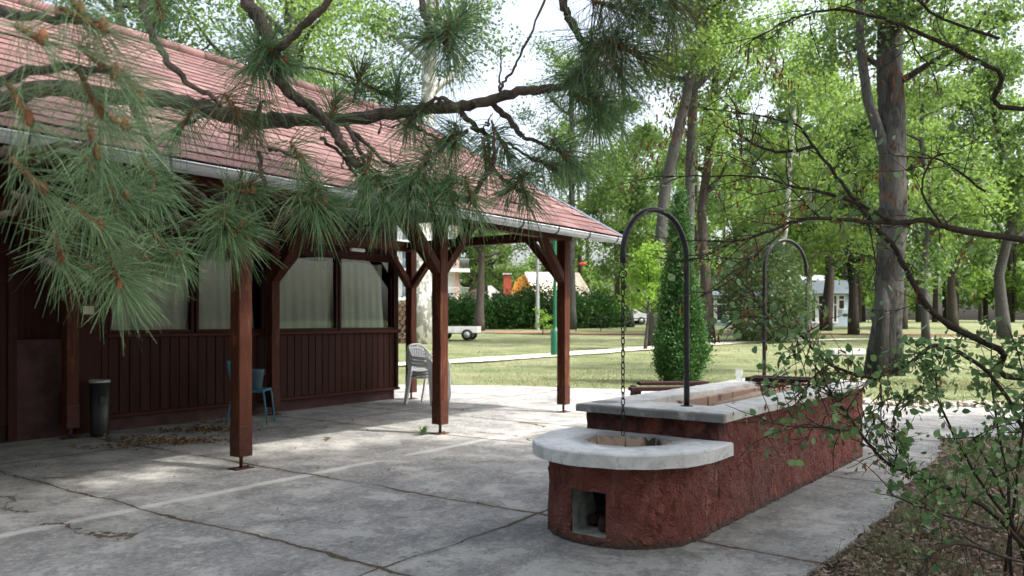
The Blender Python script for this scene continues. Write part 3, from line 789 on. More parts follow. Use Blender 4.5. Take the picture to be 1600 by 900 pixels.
# ------------------------------------------------------------------ stucco fire table
R0 = Vector((1.177, 5.07, 0)); TB = math.atan2(.791, .6115)
UB = Vector((.6115, .791, 0)).normalized(); VBv = Vector((-UB.y, UB.x, 0))
def bl(u, v, z=0.0): return R0+UB*u+VBv*v+Vector((0, 0, z))
def fire_table():
    r = empty('fire_table', R0, TB)
    tag(r, 'long dark red stuccoed fireplace with cement tops and a round near fire bowl', 'fireplace')
    def rough(p, nrm, amp=.013):
        q = Vector(p); q2 = q+Vector((noise.noise(q*9), noise.noise(q*9+Vector((4, 4, 4))), noise.noise(q*9+Vector((8, 1, 2)))))*.07
        d = abs(noise.noise(q2*12))*1.6-.4+noise.noise(q2*26+Vector((3, 1, 7)))*.45+noise.noise(q*5)*.4
        return q+Vector(nrm)*d*amp
    def wall(name, path, z0, z1, closed, hole=None):
        # path: dense (x,y,nx,ny)
        dz = .0145; nz = max(2, int((z1-z0)/dz)); n = len(path); vs = []; fs = []
        for j in range(nz+1):
            z = z0+(z1-z0)*j/nz
            for (x, y, a, b) in path: vs.append(rough((x, y, z), (a, b, 0)))
        for j in range(nz):
            zc = z0+(z1-z0)*(j+.5)/nz
            for i in range(n if closed else n-1):
                i2 = (i+1) % n
                if hole and hole(i, zc): continue
                fs.append((j*n+i, j*n+i2, (j+1)*n+i2, (j+1)*n+i))
        mb = MB(); mb.add(vs, fs, True); return mb
    def line(a, b, nx, ny, st=.0145, end=False):
        L = math.hypot(b[0]-a[0], b[1]-a[1]); k = max(1, int(L/st))
        return [(a[0]+(b[0]-a[0])*i/k, a[1]+(b[1]-a[1])*i/k, nx, ny) for i in range(k+(1 if end else 0))]
    U0, U1, Wd = .33, 3.95, 1.04
    p = line((U0, 0), (U1, 0), 0, -1)+line((U1, 0), (U1, Wd), 1, 0)+line((U1, Wd), (U0, Wd), 0, 1)+line((U0, Wd), (U0, 0), -1, 0)
    # seen from above this order is counter-clockwise
    wall('body', p, -.01, .722, True).build('body', M['stucco'], r)
    def lobe(flip, u_edge, rad, zt, hole_on):
        c = (0, .52); path = []
        sgn = 1
        if not flip:
            path += line((u_edge-.004, .52+rad), (0, .52+rad), 0, 1)
            k = int(PI*rad/.0145)
            for i in range(k+1):
                a = PI/2+PI*i/k; path.append((c[0]+rad*math.cos(a), c[1]+rad*math.sin(a), math.cos(a), math.sin(a)))
            path += line((.0, .52-rad), (u_edge-.004, .52-rad), 0, -1, end=True)[1:]
        else:
            path += line((u_edge+.004, .52-rad), (u_edge+.35, .52-rad), 0, -1)
            k = int(PI*rad/.03)
            for i in range(k+1):
                a = -PI/2+PI*i/k; path.append((u_edge+.35+rad*math.cos(a), c[1]+rad*math.sin(a), math.cos(a), math.sin(a)))
            path += line((u_edge+.35, .52+rad), (u_edge+.004, .52+rad), 0, 1, end=True)[1:]
        def hole(i, z): return hole_on and path[i][0] < -.3 and abs(path[i][1]-.505) < .128 and .062 < z < .335
        return wall('fire_bowl_base', path, -.01, zt, False, hole)
    nb = lobe(False, U0, .52, .512, True).build('fire_bowl_base', M['stucco'], r)
    # ash opening: a rough plastered tunnel closed by a black panel
    mb = MB(); x0, x1 = -.506, -.05; y0, y1, z0, z1 = .505-.124, .505+.124, .066, .331
    def grid(a, b, c, d, nn=10):
        vs = []; 
        for i in range(nn+1):
            for j in range(nn+1):
                p_ = Vector(a).lerp(Vector(b), i/nn).lerp(Vector(d).lerp(Vector(c), i/nn), j/nn)
                vs.append(p_+Vector((noise.noise(p_*14), noise.noise(p_*14+Vector((5, 0, 0))), noise.noise(p_*14+Vector((0, 9, 0)))))*.007)
        mb.add(vs, [(i*(nn+1)+j, i*(nn+1)+j+1, (i+1)*(nn+1)+j+1, (i+1)*(nn+1)+j) for i in range(nn) for j in range(nn)], True)
    grid((x0, y0-.006, z0-.006), (x0, y1+.006, z0-.006), (x1, y1, z0), (x1, y0, z0)); grid((x0, y0-.006, z1+.006), (x0, y1+.006, z1+.006), (x1, y1, z1), (x1, y0, z1))
    grid((x0+.03, y0-.006, z0-.006), (x0+.03, y0-.006, z1+.006), (x1, y0, z1), (x1, y0, z0)); grid((x0+.03, y1+.006, z0-.006), (x0+.03, y1+.006, z1+.006), (x1, y1, z1), (x1, y1, z0))
    grid((x1, y0, z0), (x1, y1, z0), (x1, y1, z1), (x1, y0, z1))
    mb.build('ash_opening', M['plaster'], nb)
    mb = MB(); mb.box((-.33, .47, .105), (.16, .10, .07), Matrix.Rotation(.5, 3, 'Z'), bev=.01); mb.box((-.25, .56, .11), (.20, .06, .06), Matrix.Rotation(-.3, 3, 'Z'), bev=.01); mb.box((-.22, .46, .16), (.10, .12, .08), Matrix.Rotation(.9, 3, 'X'), bev=.01)
    mb.build('charred_bricks', M['charred'], nb)
    mb = MB(); mb.box((-.20, .505, .20), (.02, .244, .262)); mb.build('black_back_panel', M['bin'], nb)  # plain black panel across the tunnel
    lobe(True, U1, .40, .512, False).build('far_bowl_base', M['stucco'], r)
    # cement tops: ring slabs
    rnd = random.Random(5)
    def ring(outer, inner, z0, z1, bev=.010, jo=.003, ji=.004, fill=None):
        n = len(outer); mb = MB(); vs = []; fs = []
        cx = sum(p[0] for p in inner)/n; cy_ = sum(p[1] for p in inner)/n
        def shrink(p, d, c=(cx, cy_)):
            q = Vector((p[0]-c[0], p[1]-c[1])); L = q.length; q = q*((L-d)/L); return (c[0]+q.x, c[1]+q.y)
        O = [(p[0]+rnd.uniform(-jo, jo), p[1]+rnd.uniform(-jo, jo)) for p in outer]; I = [(p[0]+rnd.uniform(-ji, ji), p[1]+rnd.uniform(-ji, ji)) for p in inner]
        rows = [([shrink(p, .004) for p in I], z0), (O, z0), (O, z1-bev), ([shrink(p, bev) for p in O], z1-.001)]
        for t in (.25, .5, .75): rows.append(([(a[0]*(1-t)+b[0]*t, a[1]*(1-t)+b[1]*t) for a, b in zip(O, I)], z1+.002))
        rows += [([shrink(p, -bev*.8) for p in I], z1), (I, z1-bev), ([shrink(p, .004) for p in I], z0)]
        for ring_, z in rows:
            for p in ring_: vs.append((p[0], p[1], z+(noise.noise(Vector((p[0]*9, p[1]*9, z)))*.003)))
        for k in range(len(rows)-1):
            for i in range(n):
                a = k*n+i; b = k*n+(i+1) % n; fs.append((a, b, b+n, a+n))
        mb.add(vs, fs, True); return mb
    # D-shaped lower ring round the bowl
    cx, cyy, pr = .0, .50, .30
    outer = []; inner = []
    def dpt(a):
        c, s = math.cos(a), math.sin(a); R = .625
        # ray from the bowl centre to the D outline (straight at u = .325 and v = -.125, 1.165)
        best = None
        tt = []
        if c > 1e-6: tt.append(.325/c)
        if s > 1e-6: tt.append((1.165-.5)/s)
        if s < -1e-6: tt.append((-.105-.5)/s)
        t = min(tt) if tt else 9
        if c < 0:
            # circle centre (0,.52) radius R
            oy = .5-.52; B = c*0+s*oy; Cc = oy*oy-R*R; t = -B+math.sqrt(B*B-Cc)
        return t
    angs = sorted([2*PI*i/96 for i in range(96)]+[math.atan2(.665, .325), math.atan2(-.605, .325)+2*PI])
    for a in angs:
        t = dpt(a); outer.append((cx+t*math.cos(a), cyy+t*math.sin(a)))
        q = pr*(1/max(math.cos(((a+.2) % (PI/4))-PI/8), .01))*math.cos(PI/8)*1.0; inner.append((cx+q*math.cos(a), cyy+q*math.sin(a)))
    # the D must stop at the front of the main body
    ring(outer, inner, .508, .596).build('lower_slab', M['slab_lo'], r, False)
    # firebrick lining of the bowl: eight tapered panels with open joints
    mb = MB()
    for k in range(8):
        a0 = k*PI/4-.2+.025; a1 = (k+1)*PI/4-.2-.025; q = []
        for (rr, z) in ((.297, .583), (.215, .20)):
            for a in (a0, a1): q.append((cx+rr*math.cos(a), cyy+rr*math.sin(a), z+rnd.uniform(-.006, .004)))
        a, b, c, d = q; th = 1.10
        vs = [a, b, d, c]+[(cx+(p[0]-cx)*th, cyy+(p[1]-cyy)*th, p[2]) for p in (a, b, d, c)]
        mb.add(vs, [(0,1,2,3),(7,6,5,4),(0,4,5,1),(1,5,6,2),(2,6,7,3),(3,7,4,0)])
    mb.build('fire_bowl', M['fire'], r)
    mb = MB(); mb.lathe([(.34, .58), (.25, .19), (0.0, .21)], 24, (cx, cyy, 0), cap=False); mb.build('bowl_joint', M['bin'], r)
    mb = MB(); mb.lathe([(.24, .215), (.12, .235), (0, .245)], 20, (cx, cyy, 0), cap=False); mb.build('ash_bed', M['ash'], r)
    # upper top: a rectangle with the long trough cut out
    def rect(x0, x1, y0, y1, nx, ny):
        p = [(x0+(x1-x0)*i/nx, y0) for i in range(nx)]+[(x1, y0+(y1-y0)*i/ny) for i in range(ny)]+[(x1-(x1-x0)*i/nx, y1) for i in range(nx)]+[(x0, y1-(y1-y0)*i/ny) for i in range(ny)]
        return p
    ring(rect(.272, 4.03, -.055, 1.10, 60, 16), rect(.74, 3.50, .22, .80, 60, 16), .722, .778, .008, .002, .004).build('upper_slab', M['slab_hi'], r, False)
    # trough lining
    mb = MB()
    def bricks(a, b, inward, n):
        a = Vector(a); b = Vector(b)
        for i in range(n):
            for (z0, z1, o) in ((.56, .735, 0), (.45, .556, .5)):
                t0 = (i+o)/n; t1 = (i+1+o)/n
                if t1 > 1.01: t1 = 1.0
                p0 = a.lerp(b, t0+.004); p1 = a.lerp(b, t1-.004)
                c = (p0+p1)/2+Vector(inward)*.025; d = (p1-p0)
                mb.box((c.x, c.y, (z0+z1)/2), (max(abs(d.x), .05), max(abs(d.y), .05), z1-z0), bev=.006)
    bricks((.74, .80, 0), (3.5, .80, 0), (0, -1, 0), 5); bricks((.74, .22, 0), (3.5, .22, 0), (0, 1, 0), 5)
    bricks((.745, .275, 0), (.745, .745, 0), (1, 0, 0), 3); bricks((3.495, .275, 0), (3.495, .745, 0), (-1, 0, 0), 3)
    mb.build('trough_lining', M['fire'], r)
    mb = MB(); mb.span(.6, 3.6, .1, .92, .40, .455); mb.build('trough_floor', M['ash'], r)
    mb = MB(); mb.tube([(.86, .27, .765), (1.6, .25, .785), (2.6, .24, .788), (3.3, .24, .785)], [.018, .030, .032, .026], 9, jit=.1); mb.build('edge_roll', M['fire'], r)
    def arch(base, dirv, rad, ztop, z0):
        b = Vector(base); d = Vector(dirv).normalized(); zc = ztop-rad
        pts = [(b.x, b.y, z0), (b.x, b.y, z0+.4), (b.x, b.y, zc-.2), (b.x, b.y, zc)]
        for i in range(1, 25):
            a = PI*i/24; q = b+d*rad*(1-math.cos(a)); pts.append((q.x, q.y, zc+rad*math.sin(a)))
        q = b+d*2*rad; pts.append((q.x, q.y, zc-.05))
        mb = MB(); mb.tube(pts, .0205, 12)
        mb.lathe([(.045, 0), (.045, .006), (.0, .006)], 14, (b.x, b.y, .779)); o = mb.build('arch_pole', M['black'], r)
        return Vector((q.x, q.y, zc-.05))
    e1 = arch((.60, .36, 0), (-.65, .15, 0), .335, 2.165, .73)
    e2 = arch((3.84, .985, 0), (.925, -.38, 0), .335, 2.285, .73)
    return r, e1, e2
FT, E1, E2 = fire_table()
def chain(end, zbot, label):
    Mw = FT.matrix_basis if False else Matrix.Translation(R0) @ Matrix.Rotation(TB, 4, 'Z')
    top = Mw @ end
    root = empty('chain', (top.x, top.y, top.z)); tag(root, label, 'chain')
    mb = MB(); mb.tube([(0, 0, .03), (0, 0, .0), (.012, 0, -.03), (.0, 0, -.05), (-.012, 0, -.035)], .005, 6); mb.build('hook', M['black'], root)
    mb = MB(); mb.tube([(.026*math.cos(a), .006*math.sin(2*a), -.072+.026*math.sin(a)) for a in [2*PI*i/16 for i in range(16)]], .0055, 6, closed=True); mb.build('ring', M['black'], root)
    mb = MB(); z = -.094; k = 0; rnd = random.Random(2)
    while top.z+z > zbot:
        pts = []; a0 = (PI/2 if k % 2 else 0)+rnd.uniform(-.25, .25)+.5
        for i in range(14):
            a = 2*PI*i/14; x = .0115*math.cos(a); zz = .012*math.sin(a)+(.0125 if math.sin(a) > 0 else -.0125)
            pts.append((x*math.cos(a0), x*math.sin(a0), z-.022+zz))
        mb.tube(pts, .0038, 5, closed=True); z -= .0405; k += 1
    mb.build('links', M['chain'], root)
chain(E1, .66, 'sooty iron chain hanging from the near arch over the fire bowl')
chain(E2, 1.20, 'short iron chain hanging from the far arch beyond the long fireplace')

# ------------------------------------------------------------------ chairs, bucket, bin, cup, boards
def plastic_chair(label, dz, loc, rz, group):
    """moulded garden chair facing local +x"""
    r = empty('plastic_chair', (loc[0], loc[1], dz), rz); tag(r, label, 'chair', group); m = M['white_plastic']
    # seat shell, slightly dished
    mb = MB(); n = 12; vs = []; 
    for lay in (0, -.012):
        for i in range(n+1):
            for j in range(n+1):
                x = -.20+.42*i/n; hw = .205+.025*i/n; y = -hw+2*hw*j/n
                e = .012*((2*j/n-1)**2)-.018*math.sin(PI*min(1, i/n*1.1))+(-.03*max(0, (i/n-.85)/.15)**2)
                vs.append((x, y, .435+.02*i/n+e+lay))
    q = (n+1)**2; fs = []
    for i in range(n):
        for j in range(n):
            a = i*(n+1)+j; fs.append((a, a+n+1, a+n+2, a+1)); fs.append((q+a+1, q+a+n+2, q+a+n+1, q+a))
    for i in range(n):
        a = i*(n+1); fs.append((a, q+a, q+a+n+1, a+n+1)[::-1]); a = i*(n+1)+n; fs.append((a, a+n+1, q+a+n+1, q+a)[::-1])
        a = i; fs.append((a, a+1, q+a+1, q+a)[::-1]); a = n*(n+1)+i; fs.append((a, q+a, q+a+1, a+1)[::-1])
    mb.add(vs, fs, True); mb.build('seat', m, r)
    # back: an arched rim running into the armrests, with fanned slats
    mb = MB(); rim = []
    for i in range(25):
        a = -1.0+2.0*i/24
        y = .275*math.sin(a*PI/2); h = .875-.21*(abs(a)**2.6); x = -.245+.10*(abs(a)**2)-(.05 if abs(a) < .7 else .05*(1-(abs(a)-.7)/.3))
        rim.append(Vector((x, y, h)))
    for i in range(24):
        a, b = rim[i], rim[i+1]; mb.beam(a, b+(b-a)*.05, .016, .052, up=(1, 0, .25), bev=.005)
    mb.build('backrest_rim', m, r)
    mb = MB()
    for k in range(9):
        t = (k-4)/4; i = 12+t*8.2; i0 = int(i); top = rim[i0].lerp(rim[min(i0+1, 24)], i-i0)
        bot = Vector((-.205-.012*(1-t*t), t*.165, .44)); mid = (top+bot)/2+Vector((-.012, t*.012, 0))
        for (a, b) in ((bot, mid), (mid, top)): mb.beam(a, b+(b-a)*.04, .009, .030, up=(1, 0, .2), bev=.003)
    mb.beam((-.208, -.19, .455), (-.208, .19, .455), .016, .05, up=(1, 0, 0), bev=.004)
    mb.build('backrest_slats', m, r)
    for sgn in (-1, 1):
        mb = MB(); pts = [rim[24] if sgn > 0 else rim[0], Vector((-.05, sgn*.285, .655)), Vector((.10, sgn*.287, .648)), Vector((.185, sgn*.28, .632)), Vector((.215, sgn*.272, .59))]
        for i in range(4):
            a, b = pts[i], pts[i+1]; mb.beam(a, b+(b-a)*.05, .018, .052, up=(0, 0, 1), bev=.005)
        mb.build('armrest', m, r)
        for (xt, zt, xb) in ((.213, .60, .255), (-.16, .66, -.275)):
            mb = MB(); a = Vector((xt, sgn*.268, zt)); b = Vector((xb, sgn*.262, .0))
            mb.beam(a, b, .058, .012, up=(0, 1, 0), bev=.003); off = Vector((-.022 if xt > 0 else .022, -sgn*.022, 0)); mb.beam(a+off, b+off*.9, .012, .050, up=(0, 1, 0), bev=.003)
            mb.build('leg', m, r)
    return r
PCX, PCY, PCA = -1.42, 13.42, math.atan2(-.45, .89)
for k, lab in enumerate(('bottom white plastic garden chair of the stack by the pavilion wall end', 'middle white plastic garden chair of the stack by the pavilion wall end', 'top white plastic garden chair of the stack by the pavilion wall end')):
    plastic_chair(lab, .001+.058*k, (PCX+.012*k, PCY-.006*k), PCA, 'stacked white plastic chairs')

def blue_chair(loc, rz):
    r = empty('metal_chair', loc, rz); tag(r, 'blue painted metal chair standing in the porch behind the near post', 'chair'); m = M['blue']
    mb = MB()
    for i in range(5):
        y = -.17+.085*i; mb.box((.0, y, .458), (.42, .078, .016), bev=.005)
    mb.build('seat', m, r)
    mb = MB(); mb.tube([(-.20, -.19, .44), (.20, -.19, .44), (.20, .19, .44), (-.20, .19, .44)], .011, 8, closed=True, smooth=False); mb.build('seat_frame', m, r)
    for sgn in (-1, 1):
        mb = MB(); mb.tube([(.20, sgn*.19, .455), (.215, sgn*.195, .38), (.255, sgn*.20, .0)], .0115, 8); mb.build('leg', m, r)
        mb = MB(); mb.tube([(-.18, sgn*.19, .46), (-.21, sgn*.195, .38), (-.285, sgn*.20, .0)], .0115, 8); mb.build('leg', m, r)
        mb = MB(); mb.tube([(-.19, sgn*.185, .43), (-.205, sgn*.185, .50), (-.275, sgn*.175, .86)], .0115, 8); mb.build('back_post', m, r)
    mb = MB()
    for i in range(4):
        y = -.13+.087*i; mb.beam((-.215, y, .56), (-.272, y, .855), .012, .066, up=(1, 0, 0), bev=.004)
    mb.beam((-.222, -.19, .57), (-.222, .19, .57), .02, .02, bev=.004); mb.beam((-.268, -.18, .83), (-.268, .18, .83), .02, .02, bev=.004)
    mb.build('backrest', m, r)
BC = (-3.53, 10.86, 0.0); blue_chair(BC, .04)
b = empty('bucket', (BC[0]+.04, BC[1]-.02, .468)); tag(b, 'dull blue grey plastic bucket standing on the blue metal chair', 'bucket')
mb = MB(); mb.lathe([(.0, .004), (.095, .0), (.128, .25), (.136, .25), (.136, .262), (.126, .262), (.093, .012), (0, .012)], 28, cap=False); mb.build('pail', M['bucket'], b)
mb = MB(); mb.tube([(.137*math.cos(a), .137*math.sin(a)*.9, .245-.10*math.sin(a) if math.sin(a) > 0 else .245) for a in [PI*i/14 for i in range(15)]], .003, 6); mb.build('handle', M['greymetal'], b)
b = empty('litter_bin', (-4.98, 9.66, 0)); tag(b, 'black round litter bin with a grey rim in the dark corner by the door', 'bin')
mb = MB(); mb.lathe([(0, .002), (.095, .0), (.105, .03), (.110, .66), (.102, .66), (.10, .05), (0, .05)], 28, cap=False); mb.build('barrel', M['bin'], b)
mb = MB(); mb.lathe([(.111, .645), (.118, .645), (.119, .675), (.106, .68), (.104, .66)], 28, cap=False); mb.build('rim', M['greymetal'], b)
mb = MB(); mb.box((.076, -.076, .44), (.03, .07, .09), Matrix.Rotation(-.78, 3, 'Z'), bev=.012); mb.build('grip', M['bin'], b)
p = bl(3.12, .98, .779); b = empty('drinking_glass', p); tag(b, 'clear drinking glass left on the far edge of the cement top', 'glass')
mb = MB(); mb.lathe([(0, .003), (.029, .0), (.040, .115), (.0375, .115), (.027, .006), (0, .006)], 20, cap=False); mb.build('tumbler', M['cup'], b)
b = empty('garden_bench', (2.05, 10.9, 0), .12); tag(b, 'low dark brown bench behind the long fireplace', 'bench')
mb = MB(); mb.box((0, -.12, .475), (.98, .17, .05), bev=.006); mb.build('seat_plank', M['bench'], b)
mb = MB(); mb.box((.18, .10, .53), (.98, .17, .045), bev=.006); mb.build('seat_plank', M['bench'], b)
for sx in (-.38, .45):
    mb = MB(); mb.box((sx, -.02, .225), (.06, .34, .45), bev=.006); mb.box((sx, .10, .478), (.06, .10, .055)); mb.build('leg', M['bench'], b)
b = empty('cover_plank', bl(3.2, .52, .782), TB); tag(b, 'dark brown planks laid across the far end of the fire trough', 'plank')
mb = MB(); mb.box((0, 0, .02), (.16, .80, .04), bev=.004); mb.box((.22, .02, .022), (.15, .78, .042), Matrix.Rotation(.05, 3, 'Z'), bev=.004); mb.build('planks', M['bench'], b)
o = MB(); o.tube([(0, 0, .008), (.09, .05, .012), (.2, .09, .010), (.27, .13, .016)], [.009, .008, .007, .004], 6, jit=.2)
o = o.build('fallen_stick', M['greyconc']); o.location = (3.02, 7.25, .004); tag(o, 'pale dry stick lying on the concrete beside the long fireplace', 'stick')

# ------------------------------------------------------------------ lamp post, pole, trailer, fence, cars
def Z(p, dz=0.0): return (p[0], p[1], gz(p[1])+dz)
b = empty('lamp_post', G(867, 27.6)); tag(b, 'slender green park lamp post with a thick lower sleeve', 'lamp post')
mb = MB(); mb.lathe([(.145, -.05), (.145, .83), (.13, .86), (.085, .95), (.08, .97)], 16); mb.build('sleeve', M['green'], b)
mb = MB(); mb.lathe([(.062, .97), (.055, 4.55)], 12); mb.build('pole', M['green'], b)
mb = MB(); mb.lathe([(.06, 4.55), (.17, 4.68), (.21, 4.85), (.17, 5.02), (.0, 5.08)], 16, cap=False); mb.build('lamp_head', M['white_plastic'], b)
b = empty('utility_pole', G(840, 52)); tag(b, 'thin grey metal pole in front of the hedge', 'pole')
mb = MB(); mb.lathe([(.13, -.05), (.12, 1.5), (.10, 5.3)], 10); mb.build('pole', M['greymetal'], b)
mb = MB(); mb.box((0, 0, 5.32), (.26, .26, .06), bev=.02); mb.build('cap', M['greymetal'], b)
b = empty('signal_tag', W(910, 413, 30)); tag(b, 'small red tapered marker hanging on a thin wire by the lamp post', 'marker')
mb = MB(); mb.tube([(-.16, 0, 0), (-.10, 0, .015), (.02, 0, .025), (.10, 0, .02), (.16, 0, .01)], [.005, .03, .05, .045, .01], 8); mb.build('float', M['redplastic'], b)
mb = MB(); mb.tube([(-2.6, -.4, .02), (-1.2, -.1, -.02), (-.28, 0, .0)], .006, 5); mb.build('wire', M['black'], b)

b = empty('trailer', G(716, 38.5), -.12); tag(b, 'small white two wheeled flatbed trailer parked on the lawn', 'trailer')
mb = MB()
for (c, s) in (((0, -.62, .50), (2.0, .03, .30)), ((0, .62, .50), (2.0, .03, .30)), ((-1.0, 0, .50), (.03, 1.2, .30)), ((1.0, 0, .50), (.03, 1.2, .30)), ((0, 0, .36), (1.96, 1.2, .03))): mb.box(c, s)
mb.box((-.04, -.64, .50), (.04, .03, .32)); mb.build('cargo_bed', M['white'], b)
mb = MB(); mb.beam((-1.0, 0, .32), (1.75, 0, .34), .06, .06); mb.beam((-.75, -.5, .30), (-.75, .5, .30), .05, .05); mb.beam((.55, -.5, .28), (.55, .5, .28), .05, .05); mb.build('chassis', M['greymetal'], b)
for sx in (-.72, .55):
    for sy in (-.68, .68):
        mb = MB(); mb.tube([(sx, sy-.07, .26), (sx, sy+.07, .26)], .26, 20); t = mb.build('wheel', M['tyre'], b)
        mb = MB(); mb.tube([(sx, sy-.085, .26), (sx, sy+.085, .26)], .15, 14); mb.build('hub', M['greymetal'], t)

def car(px, Y, mat, label, rz):
    b = empty('parked_car', G(px, Y), rz); tag(b, label, 'car', 'cars parked beyond the lawn')
    prof = [(-2.05, .35), (-2.1, .62), (-1.98, .88), (-1.25, .95), (-.75, 1.36), (.55, 1.40), (1.3, .98), (1.95, .82), (2.1, .55), (2.05, .30)]
    mb = MB(); n = len(prof); vs = []
    for (y, ins) in ((-.80, 0), (-.74, 0), (.74, 0), (.80, 0)):
        for (x, z) in prof:
            yy = y*(1-.16*max(0, (z-.9)/.5)); e = .03 if abs(y) > .78 else 0
            vs.append((x*(1-e*.5), yy, z-e*.5 if z > .5 else z+e))
    fs = [tuple(range(n-1, -1, -1)), tuple(range(3*n, 4*n))]
    for k in range(3):
        for i in range(n): fs.append((k*n+i, k*n+(i+1) % n, (k+1)*n+(i+1) % n, (k+1)*n+i))
    mb.add(vs, fs, False); mb.build('body', M[mat], b)
    for sy in (-1, 1):
        for (xs) in (((-1.12, .97), (-.70, 1.30), (-.12, 1.33), (-.12, .98)), ((-.06, .98), (-.06, 1.33), (.50, 1.34), (1.08, .99))):
            mb = MB(); q = []
            for (x, z) in xs: q.append((x, sy*(.80*(1-.16*max(0, (z-.9)/.5))+.004), z))
            mb.add(q+[(a, c-sy*.02, d) for a, c, d in q], [(0,1,2,3), (7,6,5,4)]); mb.build('window', M['glassdark'], b)
        for sx in (-1.3, 1.3):
            mb = MB(); mb.tube([(sx, sy*.68, .31), (sx, sy*.83, .31)], .31, 20); t = mb.build('wheel', M['tyre'], b)
            mb = MB(); mb.tube([(sx, sy*.70, .31), (sx, sy*.84, .31)], .18, 12); mb.build('rim', M['greymetal'], t)
    for (z0, x0, z1, x1) in ((1.0, 1.27, 1.36, .62), (.98, -1.24, 1.33, -.80)):
        mb = MB(); sg = 1 if x0 > 0 else -1
        mb.add([(x0+sg*.02, -.66, z0), (x0+sg*.02, .66, z0), (x1+sg*.03, .58, z1), (x1+sg*.03, -.58, z1)], [(0, 1, 2, 3)]); mb.build('windscreen', M['glassdark'], b)
car(922, 68, 'carred', 'red car parked beyond the lawn behind the railing', .15)
car(974, 66, 'carwhite', 'white car parked beyond the lawn behind the railing', .1)
b = empty('railing', G(980, 50)); tag(b, 'low dark pipe railing along the far edge of the lawn', 'railing')
mb = MB(); mb.tube([(-3.2, 0, .78), (4.6, 0, .78)], .03, 6); mb.build('rail', M['black'], b)
mb = MB(); mb.tube([(-3.2, 0, .42), (4.6, 0, .42)], .022, 6); mb.build('rail', M['black'], b)
for i in range(6):
    mb = MB(); x = -3.2+1.56*i; mb.tube([(x, .0, -.05), (x, 0, .80)], .03, 6); mb.build('upright', M['black'], b)
o = MB(); o.box((0, 0, .09), (1.25, .45, .22), Matrix.Rotation(.2, 3, 'Z'), bev=.03); o = o.build('concrete_block', M['greyconc']); o.location = G(1322, 28); tag(o, 'low pale concrete block lying on the lawn left of the big split trunk', 'block')

# ------------------------------------------------------------------ buildings
def apartment():
    Y = 86; k = Y/F; x1 = (713-800)*k; xb = (734-800)*k
    b = empty('apartment_building', (0, Y, 0)); tag(b, 'white apartment block with balconies seen between the porch posts', 'building')
    mb = MB(); mb.span(x1-14, x1, .0, 9, 0, 13); mb.build('wall', M['white'], b)
    base = CAMZ+(500-468)*k
    for f in range(-1, 4):
        z = base+f*44*k
        mb = MB(); mb.span(x1-13.9, xb, -1.6, -.002, z-.12, z+.20); mb.build('balcony_slab', M['white'], b)
        mb = MB(); xx = x1-13.5
        mb.tube([(x1-13.8, -1.5, z+1.2), (xb-.05, -1.5, z+1.2)], .03, 5)
        while xx < xb: mb.tube([(xx, -1.5, z+.2), (xx, -1.5, z+1.2)], .014, 4); xx += .14
        mb.tube([(xb-.05, -1.5, z+1.2), (xb-.05, 0, z+1.2)], .03, 5); mb.build('balcony_railing', M['greymetal'], b)
        for i in range(4):
            xw = x1-.9-3.3*i
            mb = MB(); mb.span(xw-1.7, xw, -.05, -.01, z+.25, z+2.55); wf = mb.build('window', M['white'], b)
            mb = MB(); mb.span(xw-1.6, xw-.9, -.07, -.052, z+.35, z+2.45); mb.span(xw-.8, xw-.1, -.07, -.052, z+.35, z+2.45); mb.build('pane', M['glassblue'], wf)
    mb = MB(); mb.span(x1-.1, x1+.28, -.5, -.1, 0, 13); mb.build('pillar', M['pinkcol'], b)
    mb = MB(); mb.span(x1-14.3, x1+1.7, -1.7, 9.3, 13.0, 13.3); mb.build('roof', M['greyconc'], b)
apartment()
